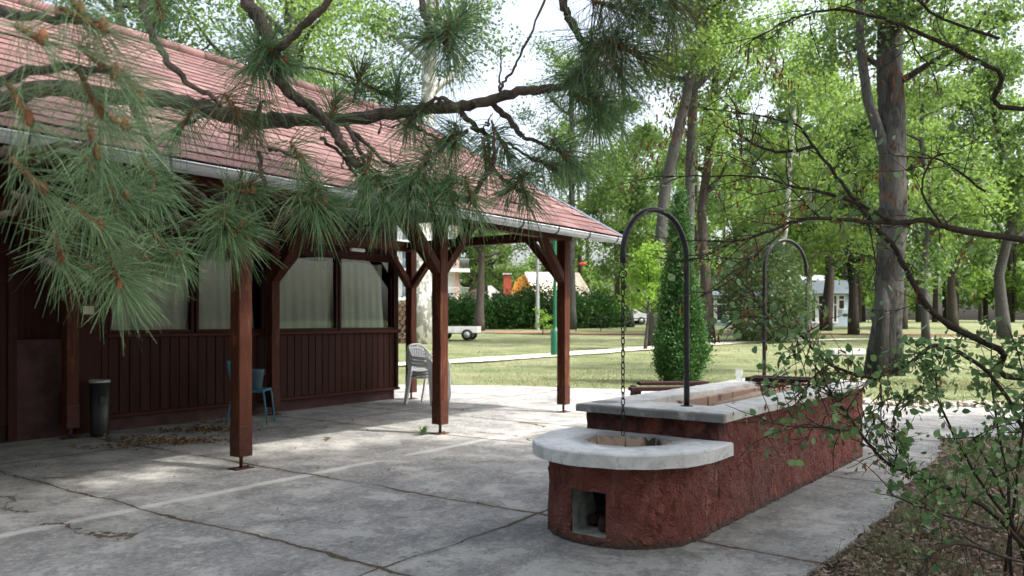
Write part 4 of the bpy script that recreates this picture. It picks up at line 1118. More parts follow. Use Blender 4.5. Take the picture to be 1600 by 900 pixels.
def frame_house():
    Y = 78; k = Y/F
    def P(px, py, dy=0): return ((px-800)*(Y+dy)/F, Y+dy, CAMZ+(500-py)*(Y+dy)/F)
    b = empty('steep_roofed_house', (0, 0, 0)); tag(b, 'small house with a steep brown and white tent shaped roof behind the hedge', 'house')
    z0 = gz(Y)
    def roof(pts, dy, mat, nm):
        mb = MB(); f = [P(*p) for p in pts]; bk = [(x, y+dy, z) for x, y, z in f]; n = len(f)
        mb.add(f+bk, [tuple(range(n-1, -1, -1)), tuple(range(n, 2*n))]+[(i, (i+1) % n, n+(i+1) % n, n+i) for i in range(n)]); mb.build(nm, M[mat], b)
    roof([(716, 500), (728, 458), (754, 446), (762, 446), (764, 500)], 5, 'brownroof', 'roof')
    roof([(757, 500), (758, 447), (768, 446), (800, 474), (806, 500)], 4.6, 'white', 'gable_wall')
    mb = MB()
    f = [P(768, 458, -.1), P(782, 458, -.1), P(788, 474, -.1), P(770, 474, -.1)]; mb.add(f, [(0, 1, 2, 3)]); mb.build('window', M['glassdark'], b)
    b = empty('orange_house', (0, 0, 0)); tag(b, 'orange walled house with a big pale roof and a red brick chimney', 'house')
    roof([(797, 505), (797, 462), (806, 436), (822, 428), (838, 462), (838, 505)], 9, 'orange', 'wall')
    mb = MB(); f = [P(820, 425, -.3), P(905, 426, 6), P(934, 476, 6), P(842, 472, -.6)]
    mb.add(f+[(x, y, z-.25) for x, y, z in f], [(0,1,2,3),(7,6,5,4),(0,4,5,1),(1,5,6,2),(2,6,7,3),(3,7,4,0)]); mb.build('roof', M['paleroof'], b)
    mb = MB(); f = [P(842, 474, .3), P(934, 478, 6.5), P(934, 508, 6.5), P(842, 508, .3)]; mb.add(f+[(x, y+2, z) for x, y, z in f], [(3,2,1,0),(4,5,6,7),(0,1,5,4),(1,2,6,5),(2,3,7,6),(3,0,4,7)]); mb.build('front_wall', M['orange'], b)
    mb = MB(); c = P(793, 448, -1); mb.box((c[0], c[1], c[2]-.5), (.75, .75, 3.4)); ch = mb.build('chimney', M['brick'], b)
    mb = MB(); mb.box((c[0], c[1], c[2]+1.22), (.95, .95, .14)); mb.build('chimney_cap', M['greyconc'], ch)
    mb = MB(); f = [P(800, 464, -.08), P(808, 464, -.08), P(808, 474, -.08), P(800, 474, -.08)]; mb.add(f, [(0, 1, 2, 3)]); mb.build('window', M['glassdark'], b)
frame_house()
def park_hall():
    Y = 61; k = Y/F; z0 = gz(Y)-.05
    b = empty('park_hall', (0, Y, 0)); tag(b, 'low pale blue grey hall with tall white framed windows among the trees', 'building')
    X0, X1, XM = (1098-800)*k, (1330-800)*k, (1255-800)*k
    H1 = CAMZ+(500-438)*k; Hw = CAMZ+(500-459)*k
    mb = MB(); mb.span(X0, XM, .35, 7, z0, Hw-.1); mb.span(XM+.0, X1, .4, 7.5, z0, H1-.3); mb.build('wall', M['bluegrey'], b)
    mb = MB(); mb.span(X0-.2, XM-.02, -.3, 7.2, Hw-.098, Hw+.2); mb.span(XM, X1+.3, -.2, 7.7, Hw+.02, H1); mb.build('roof', M['bluegrey'], b)
    mb = MB(); mb.span(XM+.3, X1-.5, 2, 6, H1+.002, H1+.5); mb.build('skylight', M['white'], b)
    def win(x0, x1, za, zb, mid=.68):
        mb = MB(); t = .10
        for (a, c) in ((x0, x0+t), (x1-t, x1)): mb.span(a, c, .22, .34, za, zb)
        zc = za+(zb-za)*mid
        for z in (za, zc, zb-t): mb.span(x0+t, x1-t, .23, .33, z, z+t)
        f = mb.build('window', M['white'], b)
        mb = MB(); mb.span(x0+t, x1-t, .29, .31, za+t, zb-t); mb.build('pane', M['glassdark'], f)
    x = X0+.15
    while x < XM-1.0: win(x, x+.86, z0+.35, Hw-.22); x += .90
    for (pa, pb, lo) in ((1262, 1278, 0), (1279, 1292, 0), (1303, 1311, .0), (1311, 1323, 1.0)):
        win((pa-800)*k, (pb-800)*k, z0+.25+lo, Hw-.05, .62)
    mb = MB(); mb.span(XM+.35, (1292-800)*k, -.9, .2, z0-.05, z0+.16); mb.build('doorstep', M['greyconc'], b)
park_hall()


# ------------------------------------------------------------------ log stack behind the pavilion corner
rnd = random.Random(9); i = 0
lp = G(628, 36.5)
for row in range(9):
    for c in range(4):
        x = lp.x-.45+c*.24+(row % 2)*.12; mb = MB(); rr = rnd.uniform(.095, .125)
        mb.tube([(0, 0, 0), (rnd.uniform(-.02, .02), .45, 0), (rnd.uniform(-.04, .04), .9, rnd.uniform(-.02, .02))], [rr, rr*.97, rr*.94], 9, jit=.1, smooth=False)
        o = mb.build('firewood_log', M['log']); o.location = (x, lp.y, gz(lp.y)+.08+row*.205); tag(o, 'split firewood log in the stack seen past the pavilion wall end', 'log', 'stacked firewood logs')

# ------------------------------------------------------------------ background trees
def P_(px, py, Y, X0): # local trunk point for a tree rooted at X0, Y
    p = W(px, py, Y); return (p.x-X0, 0, p.z-gz(Y))
def trunk_px(Y, pts, base):
    X0 = (base-800)*Y/F; out = [(0, 0, 0)]
    for i, (px, py) in enumerate(pts):
        q = P_(px, py, Y, X0); out.append((q[0], .25*math.sin(i*1.7), q[2]))
    return X0, out
def tr(label, Y, base, pts, r0, r1, bark, leaf, nl, ls, seed, extra=(), **kw):
    X0, path = trunk_px(Y, pts, base)
    ex = []
    for (px, py, dy, rad) in extra:
        p = W(px, py, Y+dy); ex.append((p.x-X0, dy, p.z-gz(Y), rad))
    return tree(label, X0, Y, path, r0, r1, bark, leaf, nl, ls, seed, extra=ex, **kw)
# white plane tree behind the porch, leaning up past the roof
tr('tall plane tree with a thick mottled white trunk behind the pavilion', 35.6, 657, [(660, 330), (668, 150), (676, 0), (690, -150)], .40, .26, 'bark_white', 'leaf_mid', 5200, .22, 21, limbs=8, llen=(3, 5.5), start=.5, cr=(1.0, 1.8),
   extra=[(600, 40, 2, 2.0), (740, 30, 2, 1.4), (640, 110, 3, 1.5), (600, 110, 3, 1.6), (700, 120, 1, 1.1)])
tr('broad bright green tree rising behind the left part of the roof', 27, 440, [(450, 330), (440, 180), (455, 60), (450, -80)], .35, .14, 'bark_grey', 'leaf_bright', 9500, .17, 22, limbs=12, llen=(3, 5), start=.35, cr=(.8, 1.5),
   extra=[(400, 60, 0, 2.0), (520, 70, 1, 1.8), (580, 20, 0, 1.5), (360, 20, 0, 1.8), (330, 110, 0, 1.3), (580, 110, 1, 1.1), (480, 10, 0, 1.7)])
tr('green tree behind the far left of the roof', 25, 180, [(185, 250), (190, 100), (180, -50)], .3, .12, 'bark_grey', 'leaf_mid', 6500, .18, 23, limbs=10, llen=(2.5, 4.5), start=.35, cr=(.9, 1.5), extra=[(150, 40, 0, 1.9), (40, 60, 0, 1.9), (240, 30, 0, 1.2), (90, 120, 0, 1.6), (-40, 60, 0, 2)])
tr('slender tree with a bare brown trunk standing before the hedge', 50, 749, [(750, 470), (752, 420), (751, 370), (755, 320), (750, 260)], .27, .12, 'bark_brown', 'leaf_mid', 3400, .22, 24, limbs=9, llen=(2, 3.6), start=.45, cr=(.7, 1.3),
   extra=[(700, 400, 1, 1.0), (790, 395, 0, .9), (812, 430, 1, .7), (740, 350, 0, 1.6)])
tr('thin straight grey tree behind the right porch post', 53, 893, [(893, 420), (894, 330), (893, 200), (892, 100)], .26, .16, 'bark_grey', 'leaf_mid', 9000, .22, 25, limbs=10, llen=(3, 5), start=.45, cr=(1.0, 1.9),
   extra=[(940, 300, 0, 2.4), (930, 390, 0, 1.7), (980, 350, -1, 1.6), (850, 390, 1, 1.0), (835, 415, 1, .7), (960, 250, 0, 2.4), (900, 280, 1, 1.6), (850, 240, 2, 2.2), (820, 180, 2, 1.6)])
tr('grey tree leaning to the right behind the conical evergreen', 33.6, 1021, [(1029, 420), (1040, 300), (1062, 190), (1086, 90), (1102, 0), (1120, -120)], .29, .17, 'bark_grey', 'leaf_bright', 6500, .19, 26, limbs=9, llen=(2.5, 4.5), start=.55, cr=(.9, 1.6),
   extra=[(1000, 120, 2, 1.5), (1160, 60, 1, 1.8), (1000, 230, 2, 1.4), (1050, 60, 0, 1.3)])
mbx = None
tr('straight grey tree just right of the leaning one', 35, 1074, [(1076, 420), (1080, 260), (1083, 140), (1092, 40), (1098, -100)], .25, .17, 'bark_grey', 'leaf_mid', 4500, .19, 27, limbs=8, llen=(2.5, 4.5), start=.6, cr=(.9, 1.6),
   extra=[(1130, 250, 2, 1.5), (1150, 130, 2, 1.6), (1120, 330, 2, 1.0)])
tr('pale trunked tree beside the conical evergreen with bright low leaves', 37, 1105, [(1103, 440), (1098, 330), (1112, 200), (1120, 60)], .29, .15, 'bark_brown', 'leaf_bright', 4500, .19, 28, limbs=8, llen=(2, 4), start=.55, cr=(.7, 1.4),
   extra=[(1125, 420, 0, .55), (1108, 405, -1, .6), (1140, 395, 0, .5), (1150, 320, 1, 1.3)])
tr('dark trunk standing in front of the blue grey hall windows', 51, 1290, [(1296, 440), (1299, 390), (1296, 300), (1303, 150), (1300, 0)], .31, .22, 'bark_dark', 'leaf_bright', 5200, .22, 29, limbs=9, llen=(3, 5.5), start=.45, cr=(1.0, 1.9), extra=[(1270, 390, 1, 1.3), (1320, 330, 0, 1.5)])
tr('dark leafy tree at the right end of the blue grey hall', 45, 1334, [(1333, 450), (1330, 390), (1336, 300), (1340, 200)], .25, .14, 'bark_dark', 'leaf_dark', 5200, .22, 30, limbs=9, llen=(1.8, 3.4), start=.4, cr=(.7, 1.3),
   extra=[(1330, 430, 0, .9), (1345, 400, 0, 1.2), (1370, 440, 1, 1.1), (1310, 410, 0, .7), (1420, 420, 0, 1.4), (1455, 400, 0, 1.4)])
# big furrowed trunk on the right
X0 = 9.55
tree('massive furrowed grey tree trunk right of the fireplace', X0, 20.4, [(0, 0, 0), (.03, .03, 1.2), (.08, 0, 2.4), (.14, -.05, 4.0), (.16, 0, 6.0), (.12, .1, 8.0), (.15, 0, 11)], .36, .31, 'bark_big', 'leaf_mid', 5600, .15, 31, limbs=6, llen=(2.5, 4.5), start=.78, lr=.16, cr=(.8, 1.5), flare=1.15, n=14,
     extra=[(-1.2, .5, 8.6, 1.3), (1.5, .8, 7.4, 1.2), (1.4, .5, 4.2, .8), (1.8, .6, 3.2, .8), (2.3, .3, 5.4, 1.2), (1.4, 1, 2.4, .7)], group=None)
big = bpy.data.objects['broadleaf_tree.010'] if 'broadleaf_tree.010' in bpy.data.objects else None
if big:
    mb = MB(); mb.tube([(.10, 0, 5.0), (-.15, -.1, 5.9), (-.55, -.15, 7.0), (-.75, -.2, 8.3), (-.8, -.2, 10)], [.15, .145, .13, .11, .09], 9, jit=.06); mb.build('limb', M['bark_grey'], big)
    mb = MB(); rr = random.Random(3)
    for (a, h, rad) in ((.4, 1.9, .20), (2.6, 1.5, .20), (3.9, 2.3, .22), (5.2, 1.3, .17), (1.5, 1.0, .16)):
        c, s_ = math.cos(a), math.sin(a); mb.tube([(c*.36, s_*.36, -.05), (c*.32, s_*.32, h*.4), (c*.27+.05, s_*.27, h*.8), (c*.16+.07, s_*.16, h*1.15)], [rad*.95, rad*.8, rad*.65, rad*.35], 9, jit=.09)
    mb.build('buttress_root', M['bark_big'], big)
# wood behind: individual mid-distance trees
specs = [('slim pale trunk with sunlit leaves behind the far arch pole', 1222, 43, .17, 'bark_white', 'leaf_bright', 4200), ('slim forked pale tree right of the far arch', 1262, 47, .18, 'bark_white', 'leaf_bright', 4200),
         ('leafy tree behind the leaning grey tree', 985, 58, .24, 'bark_grey', 'leaf_mid', 4600), ('leafy tree standing behind the left end of the hall', 1150, 66, .30, 'bark_brown', 'leaf_mid', 5200),
         ('tall leafy tree behind the middle of the hall', 1225, 72, .32, 'bark_brown', 'leaf_bright', 5200), ('tree behind the hall seen between the dark trunks', 1318, 66, .28, 'bark_brown', 'leaf_bright', 4800),
         ('leafy tree behind the massive trunk', 1410, 54, .26, 'bark_brown', 'leaf_bright', 4800), ('tree behind the lawn at the right edge of the wood', 1490, 55, .28, 'bark_brown', 'leaf_mid', 4800),
         ('tree at the far right margin of the lawn', 1570, 40, .26, 'bark_grey', 'leaf_mid', 4800), ('slim tree just right of the massive furrowed trunk', 1447, 36, .15, 'bark_grey', 'leaf_bright', 3200),
         ('leafy tree far behind the orange house', 880, 100, .4, 'bark_brown', 'leaf_mid', 3800), ('leafy tree far behind the steep roofed house', 770, 98, .4, 'bark_brown', 'leaf_bright', 3200), ('leafy tree beside the apartment block', 735, 92, .35, 'bark_brown', 'leaf_mid', 2600)]
for i, (lab, px, Y, r, bk, lf, nl) in enumerate(specs):
    rr = random.Random(100+i); H = 16 if Y < 90 else 11
    path = [(0, 0, 0)]+[(rr.uniform(-.3, .3)*q, rr.uniform(-.2, .2)*q, H*q/5) for q in range(1, 6)]
    ex = []
    if Y < 90:
        for q in range(9): ex.append((rr.uniform(-3.2, 3.2), rr.uniform(-2.5, 2.5), rr.uniform(3.4, 9.5), rr.uniform(.9, 1.7)))
    tree(lab, (px-800)*Y/F, Y, path, r, r*.5, bk, lf, int(nl*1.7), .135+.0028*Y, 200+i, limbs=11, llen=(2.4, 4.6), start=.28, cr=(.8, 1.6), extra=ex, group='trees of the park wood')
def far_wood():
    rng = np.random.default_rng(77); rnd = random.Random(77)
    C = []; R = []
    mb = MB()
    def add(px, Y, H, rad):
        x = (px-800)*Y/F; z0 = gz(Y)
        mb.tube([(x, Y, z0-.2), (x+rnd.uniform(-.5, .5), Y, z0+H*.5), (x+rnd.uniform(-.8, .8), Y, z0+H*.9)], [.30, .22, .08], 5)
        for q in range(13):
            C.append((x+rnd.uniform(-rad, rad), Y+rnd.uniform(-rad, rad), z0+rnd.uniform(2.0, H))); R.append(rnd.uniform(1.1, 2.3))
    for i in range(64): add(rnd.uniform(905, 1780), rnd.uniform(82, 120), rnd.uniform(17, 34), 3.8)
    for i in range(16): add(rnd.uniform(-150, 640), rnd.uniform(60, 90), rnd.uniform(8, 17), 3.5)
    for i in range(12): add(rnd.uniform(640, 900), rnd.uniform(118, 150), rnd.uniform(7, 13), 4)
    P = clump_points(C, R, 150000, rng, .8, .15)
    V = leaves_from(P, .50, rng)
    o = quads_obj('far_wood', V, 150000, M['leaf_far'])
    kind(o, 'stuff', 'far sunlit wood closing the view beyond the lawn', 'wood')
    t = mb.build('far_trunks', M['bark_brown']); t.parent = o; t['kind'] = 'stuff'
def unseen_wood():  # unseen trees added round the camera to keep sky light off the foreground
    rng = np.random.default_rng(91); rnd = random.Random(91); C = []; R = []; mb = MB()
    for i in range(34):
        if i < 20: x, y = rnd.uniform(-22, 14), rnd.uniform(-15, -5.5)
        elif i < 27: x, y = rnd.uniform(-24, -11), rnd.uniform(-5, 8)
        else: x, y = rnd.uniform(15, 22), rnd.uniform(-5, 6)
        H = rnd.uniform(10, 15); mb.tube([(x, y, -.2), (x+rnd.uniform(-.3, .3), y, H*.5), (x, y, H*.9)], [.26, .2, .07], 6)
        for q in range(14): C.append((x+rnd.uniform(-2.6, 2.6), y+rnd.uniform(-2, 2), rnd.uniform(1.5, H))); R.append(rnd.uniform(1.0, 1.9))
    P = clump_points(C, R, 30000, rng, .8)
    o = quads_obj('unseen_wood', leaves_from(P, .40, rng), 30000, M['leaf_mid']); kind(o, 'stuff', 'unseen trees added behind and beside the camera to block sky light', 'wood')
    t = mb.build('unseen_trunks', M['bark_brown']); t.parent = o; t['kind'] = 'stuff'
unseen_wood()
M['leaf_far'] = m_leaf('far_leaves', [(.035, .085, .015), (.07, .15, .022), (.12, .22, .035), (.16, .27, .05)], (.26, .42, .06), .5)
far_wood()

# ------------------------------------------------------------------ evergreens, hedge, sapling
def evergreen(label, name, X, Y, H, prof, mat, n, size, seed, up=1.0, inner=.55, trunk_r=.07):
    rng = np.random.default_rng(seed); z0 = gz(Y)
    r = empty(name, (X, Y, z0-.02)); tag(r, label, 'bush')
    mb = MB(); mb.tube([(0, 0, -.03), (.01, 0, H*.3), (0, 0, H*.8)], [trunk_r, trunk_r*.8, trunk_r*.3], 8); mb.build('trunk', M['bark_brown'], r)
    zs = np.array([p[0] for p in prof]); rs = np.array([p[1] for p in prof])
    # sprays: clumps on the envelope
    nc = n//26; t = rng.random(nc); 
    w_ = np.interp(t, zs, rs); keep = rng.random(nc) < np.clip(w_/rs.max()+.1, 0, 1); t = t[keep]; nc = len(t)
    a = rng.random(nc)*2*np.pi; lump = 1+.17*np.sin(a*3+t*9)+.15*np.sin(a*5-t*23)+rng.normal(0, .07, nc)
    rad = np.interp(t, zs, rs)*lump*(inner+(1-inner)*np.sqrt(rng.random(nc)))
    C = np.stack([rad*np.cos(a), rad*np.sin(a), t*H], 1)
    k = 26; tot = nc*k
    P = np.repeat(C, k, 0)+rng.normal(size=(tot, 3))*np.array([1, 1, 1.25])*size*1.25
    P[:, 2] = np.clip(P[:, 2], .04, None)
    d = np.repeat(np.stack([np.cos(a)*.7, np.sin(a)*.7, np.full(nc, up)], 1), k, 0)+rng.normal(size=(tot, 3))*.55
    d /= np.linalg.norm(d, axis=1)[:, None]; s = rng.normal(size=(tot, 3)); s -= d*np.sum(d*s, 1)[:, None]; s /= np.linalg.norm(s, axis=1)[:, None]
    L = (size*rng.uniform(.6, 1.3, tot))[:, None]
    V = np.empty((tot, 4, 3)); V[:, 0] = P; V[:, 1] = P+d*L*.5+s*L*.28; V[:, 2] = P+d*L; V[:, 3] = P+d*L*.5-s*L*.28
    quads_obj('foliage', V.reshape(-1, 3), tot, M[mat], r)
    return r
evergreen('dense conical evergreen on the lawn behind the near arch', 'conical_evergreen', (1062-800)*17.9/F, 17.9, 4.25, [(0, .22), (.03, .31), (.13, .50), (.34, .385), (.58, .23), (.76, .14), (.93, .05), (1.0, .01)], 'thuja', 90000, .058, 5, .5, .72)
evergreen('wide dull green rounded evergreen bush on the lawn under the far arch', 'rounded_evergreen', (1195-800)*37/F, 37, 4.7, [(0, .5), (.1, 1.2), (.25, 1.75), (.5, 1.85), (.7, 1.45), (.88, .85), (1, .2)], 'juniper', 19000, .16, 6, .35, trunk_r=.22)
hx = [(672, 57, 1.9, 2.0), (716, 57, 1.8, 2.1), (762, 56.5, 1.85, 2.2), (805, 56, 2.0, 2.3), (852, 56, 2.7, 2.1), (906, 57, 2.1, 1.9), (932, 58, 1.9, 1.7)]
hl = ['hedge bush half hidden behind the middle porch post', 'hedge bush below the apartment balconies', 'hedge bush right behind the slender brown trunk', 'hedge bush in front of the orange gable', 'tallest hedge bush below the pale roof', 'hedge bush right of the right porch post', 'last hedge bush at its right end by the parked cars']
for i, (px, Y, H, rad) in enumerate(hx):
    e = evergreen(hl[i], 'hedge_bush', (px-800)*Y/F, Y, H, [(0, rad*.95), (.4, rad*1.08), (.75, rad*.9), (.92, rad*.6), (1, rad*.25)], 'hedge', 9000, .21, 40+i, .5, trunk_r=.08); e['group'] = 'hedge beyond the lawn'
for i in range(5):
    px = 560-70*i; e = evergreen(['hedge bush behind the pavilion wall'][0], 'hedge_bush', (px-800)*57/F, 57, 2.4, [(0, 2), (.4, 2.1), (.75, 1.8), (.92, 1.2), (1, .5)], 'hedge', 2500, .3, 60+i, .5) if False else None
tree('small pale sapling growing in front of the hedge', (848-800)*45/F, 45, [(0, 0, 0), (.02, 0, .6), (.0, 0, 1.3)], .03, .012, 'twig_thin', 'leaf_lime', 260, .15, 71, limbs=5, llen=(.3, .6), start=.3, cr=(.25, .4), name='sapling', cat='sapling')
tree('bright lime young tree left of the conical evergreen', (1008-800)*31/F, 31, [(0, 0, 0), (.1, 0, 1.2), (.15, 0, 2.4), (.1, 0, 3.6)], .06, .02, 'bark_grey', 'leaf_lime', 2300, .15, 72, limbs=9, llen=(.8, 1.4), start=.35, cr=(.35, .65), name='young_tree', cat='tree')
def weed(label, loc, seed, n=9, L=.13):
    rnd = random.Random(seed); r = MB()
    for i in range(n):
        a = rnd.uniform(0, 2*PI); l = L*rnd.uniform(.6, 1.2); e = rnd.uniform(.3, 1.1); d = Vector((math.cos(a), math.sin(a), 0)); s = Vector((-d.y, d.x, 0))
        p = [Vector((0, 0, 0)), d*l*.45*math.cos(e)+Vector((0, 0, l*.5*math.sin(e)+.02)), d*l*math.cos(e)+Vector((0, 0, l*.72*math.sin(e)))]
        r.add([p[0]-s*.006, p[0]+s*.006, p[1]+s*.02, p[1]-s*.02], [(0, 1, 2, 3)]); r.add([p[1]-s*.02, p[1]+s*.02, p[2]], [(0, 1, 2)])
    o = r.build('weed', M['blade_green']); o.location = loc; tag(o, label, 'weed')
weed('small green weed sprouting from the joint beside the middle porch post', (-1.08, 9.75, .0), 3, 12, .17)
weed('tiny green sprig on the concrete near the leaf heap', (-3.75, 9.75, .0), 4, 5, .07)

# ------------------------------------------------------------------ grass, litter, leaf heaps, rubble (uncountable)
def blades(name, P, H, wdt, rng, mat, label, cat):
    n = len(P); a = rng.random(n)*2*np.pi; lean = rng.uniform(.1, .75, n); b = rng.random(n)*2*np.pi
    h = H*rng.uniform(.5, 1.3, n); s = np.stack([np.cos(a), np.sin(a), 0*a], 1)*(wdt*rng.uniform(.6, 1.2, n))[:, None]
    d = np.stack([np.cos(b)*lean, np.sin(b)*lean, np.ones(n)], 1)*h[:, None]
    V = np.empty((n, 3, 3)); V[:, 0] = P-s; V[:, 1] = P+s; V[:, 2] = P+d
    o = quads_obj(name, V.reshape(-1, 3), n, M[mat], None, 3); kind(o, 'stuff', label, cat)
rng = np.random.default_rng(8)
gzv = np.vectorize(gz)
n = 150000; Y = 16.2+24*rng.random(n)**1.7; X = (rng.random(n)*1.36-.68)*Y
def edge_far(x): return np.interp(x, [-5, -3, -1.4, .2, 1.2, 2.7, 4.2, 5.2, 6.2, 8, 12, 16], [17.8, 17.4, 17.2, 17, 16.5, 16.1, 14.8, 13.8, 13, 12.8, 12.9, 12.9])
Y2 = np.concatenate([Y, 12.8+6*rng.random(26000)]); X2 = np.concatenate([X, rng.uniform(4, 14, 26000)]); k = Y2 > edge_far(X2)-.05; X2, Y2 = X2[k], Y2[k]
den = np.array([noise.noise(Vector((x*.35, y*.35, 3))) for x, y in zip(X2, Y2)]); k = rng.random(len(X2)) < np.clip(.55+den*1.2, .12, 1)
X2, Y2 = X2[k], Y2[k]
blades('lawn_grass', np.stack([X2, Y2, gzv(Y2)-.035], 1), .055, .006, rng, 'blade', 'short dry patchy grass of the lawn', 'grass')
# near right bank: litter and tufts
def bank_x(y): return np.interp(y, [2.6, 3.5, 4.43, 5.45, 6.05, 6.8, 7.6, 8.6, 9.5, 10.1], [1.30, 1.45, 1.62, 2.45, 2.9, 3.35, 3.95, 4.6, 5.1, 8])
n = 24000; y = rng.uniform(2.8, 9.4, n); x = bank_x(y)+rng.exponential(.9, n)-.10; P = np.stack([x, y, -.025+.018*rng.random(n)], 1)
V = leaves_from(P, .045, rng, .5, 2.0, .12); o = quads_obj('leaf_litter', V, n, M['litter']); kind(o, 'stuff', 'brown leaf litter on the bare earth at the patio edge', 'litter')
cl = 110; cy_ = rng.uniform(3.0, 9.3, cl); cx_ = bank_x(cy_)+.10+rng.exponential(.75, cl); per = 60
bx = np.repeat(cx_, per)+rng.normal(0, .07, cl*per); by = np.repeat(cy_, per)+rng.normal(0, .07, cl*per)
blades('bank_grass', np.stack([bx, by, np.full(len(bx), -.03)], 1), .12, .0025, rng, 'blade_bank', 'thin grass tufts growing through the leaf litter', 'grass')
# wind-blown leaves under the wall
def heap(name, cs, per, label, size=.055):
    P = []
    for (px, py, sx, sy, q) in cs:
        d = F*CAMZ/(py-HOR); c = Vector(((px-800)*d/F, d, 0))
        m = int(per*q); P.append(np.stack([c.x+rng.normal(0, sx, m), c.y+rng.normal(0, sy, m), .008+np.abs(rng.normal(0, .014, m))], 1))
    P = np.concatenate(P); V = leaves_from(P, size, rng, .6, 2.5, .22); V[:, 2] = np.maximum(V[:, 2], .003)
    o = quads_obj(name, V, len(P), M['dry']); kind(o, 'stuff', label, 'dead leaves')
heap('dead_leaves', [(340, 672, .22, .14, 1.4), (300, 690, .28, .10, .9), (255, 692, .25, .10, .8), (220, 686, .3, .1, .5), (295, 673, .25, .1, .7), (190, 700, .3, .08, .4), (350, 660, .3, .1, .4)], 150, 'heaps of dry brown leaves blown against the dark wall')
P = np.stack([rng.uniform(-6, 3, 170), rng.uniform(5, 15, 170), np.full(170, .006)], 1); V = leaves_from(P, .035, rng, .55, 3, .15); V[:, 2] = np.maximum(V[:, 2], .003)
o = quads_obj('scattered_leaves', V, 170, M['dry']); kind(o, 'stuff', 'single dry leaves scattered over the concrete', 'dead leaves')
# pebbly rubble edging beyond the right part of the patio
mb = MB(); rnd = random.Random(6)
for i in range(420):
    x = rnd.uniform(5.6, 14); y = 13.0+rnd.uniform(-.25, .5)+(.5 if x < 6.2 else 0); s = rnd.uniform(.025, .08)
    Mx = Matrix.Rotation(rnd.uniform(0, 6), 3, 'Z') @ Matrix.Rotation(rnd.uniform(-.5, .5), 3, 'X'); mb.box((x, y, .0+s*.2), (s*1.6, s*1.2, s), Mx, bev=s*.3)
o = mb.build('rubble', M['stone']); kind(o, 'stuff', 'pale rubble strip along the far edge of the right patio', 'rubble')
# grass sprouting in the joints
jp = []
for i in range(260):
    s = rnd.choice([-4.25, -2.67, -2.67, 0.0, 1.55]); v = rnd.uniform(-5.5, 2.5)
    c = math.floor(v*1.3); 
    if random.Random(c*7+int(s*10)).random() < .62: continue
    p = HO+U*(s+rnd.uniform(-.03, .03))+Nn*v
    for q in range(9): jp.append((p.x+rnd.uniform(-.03, .03), p.y+rnd.uniform(-.03, .03), .0))
blades('joint_grass', np.array(jp), .022, .002, rng, 'blade', 'wispy grass in the joints of the concrete', 'grass')

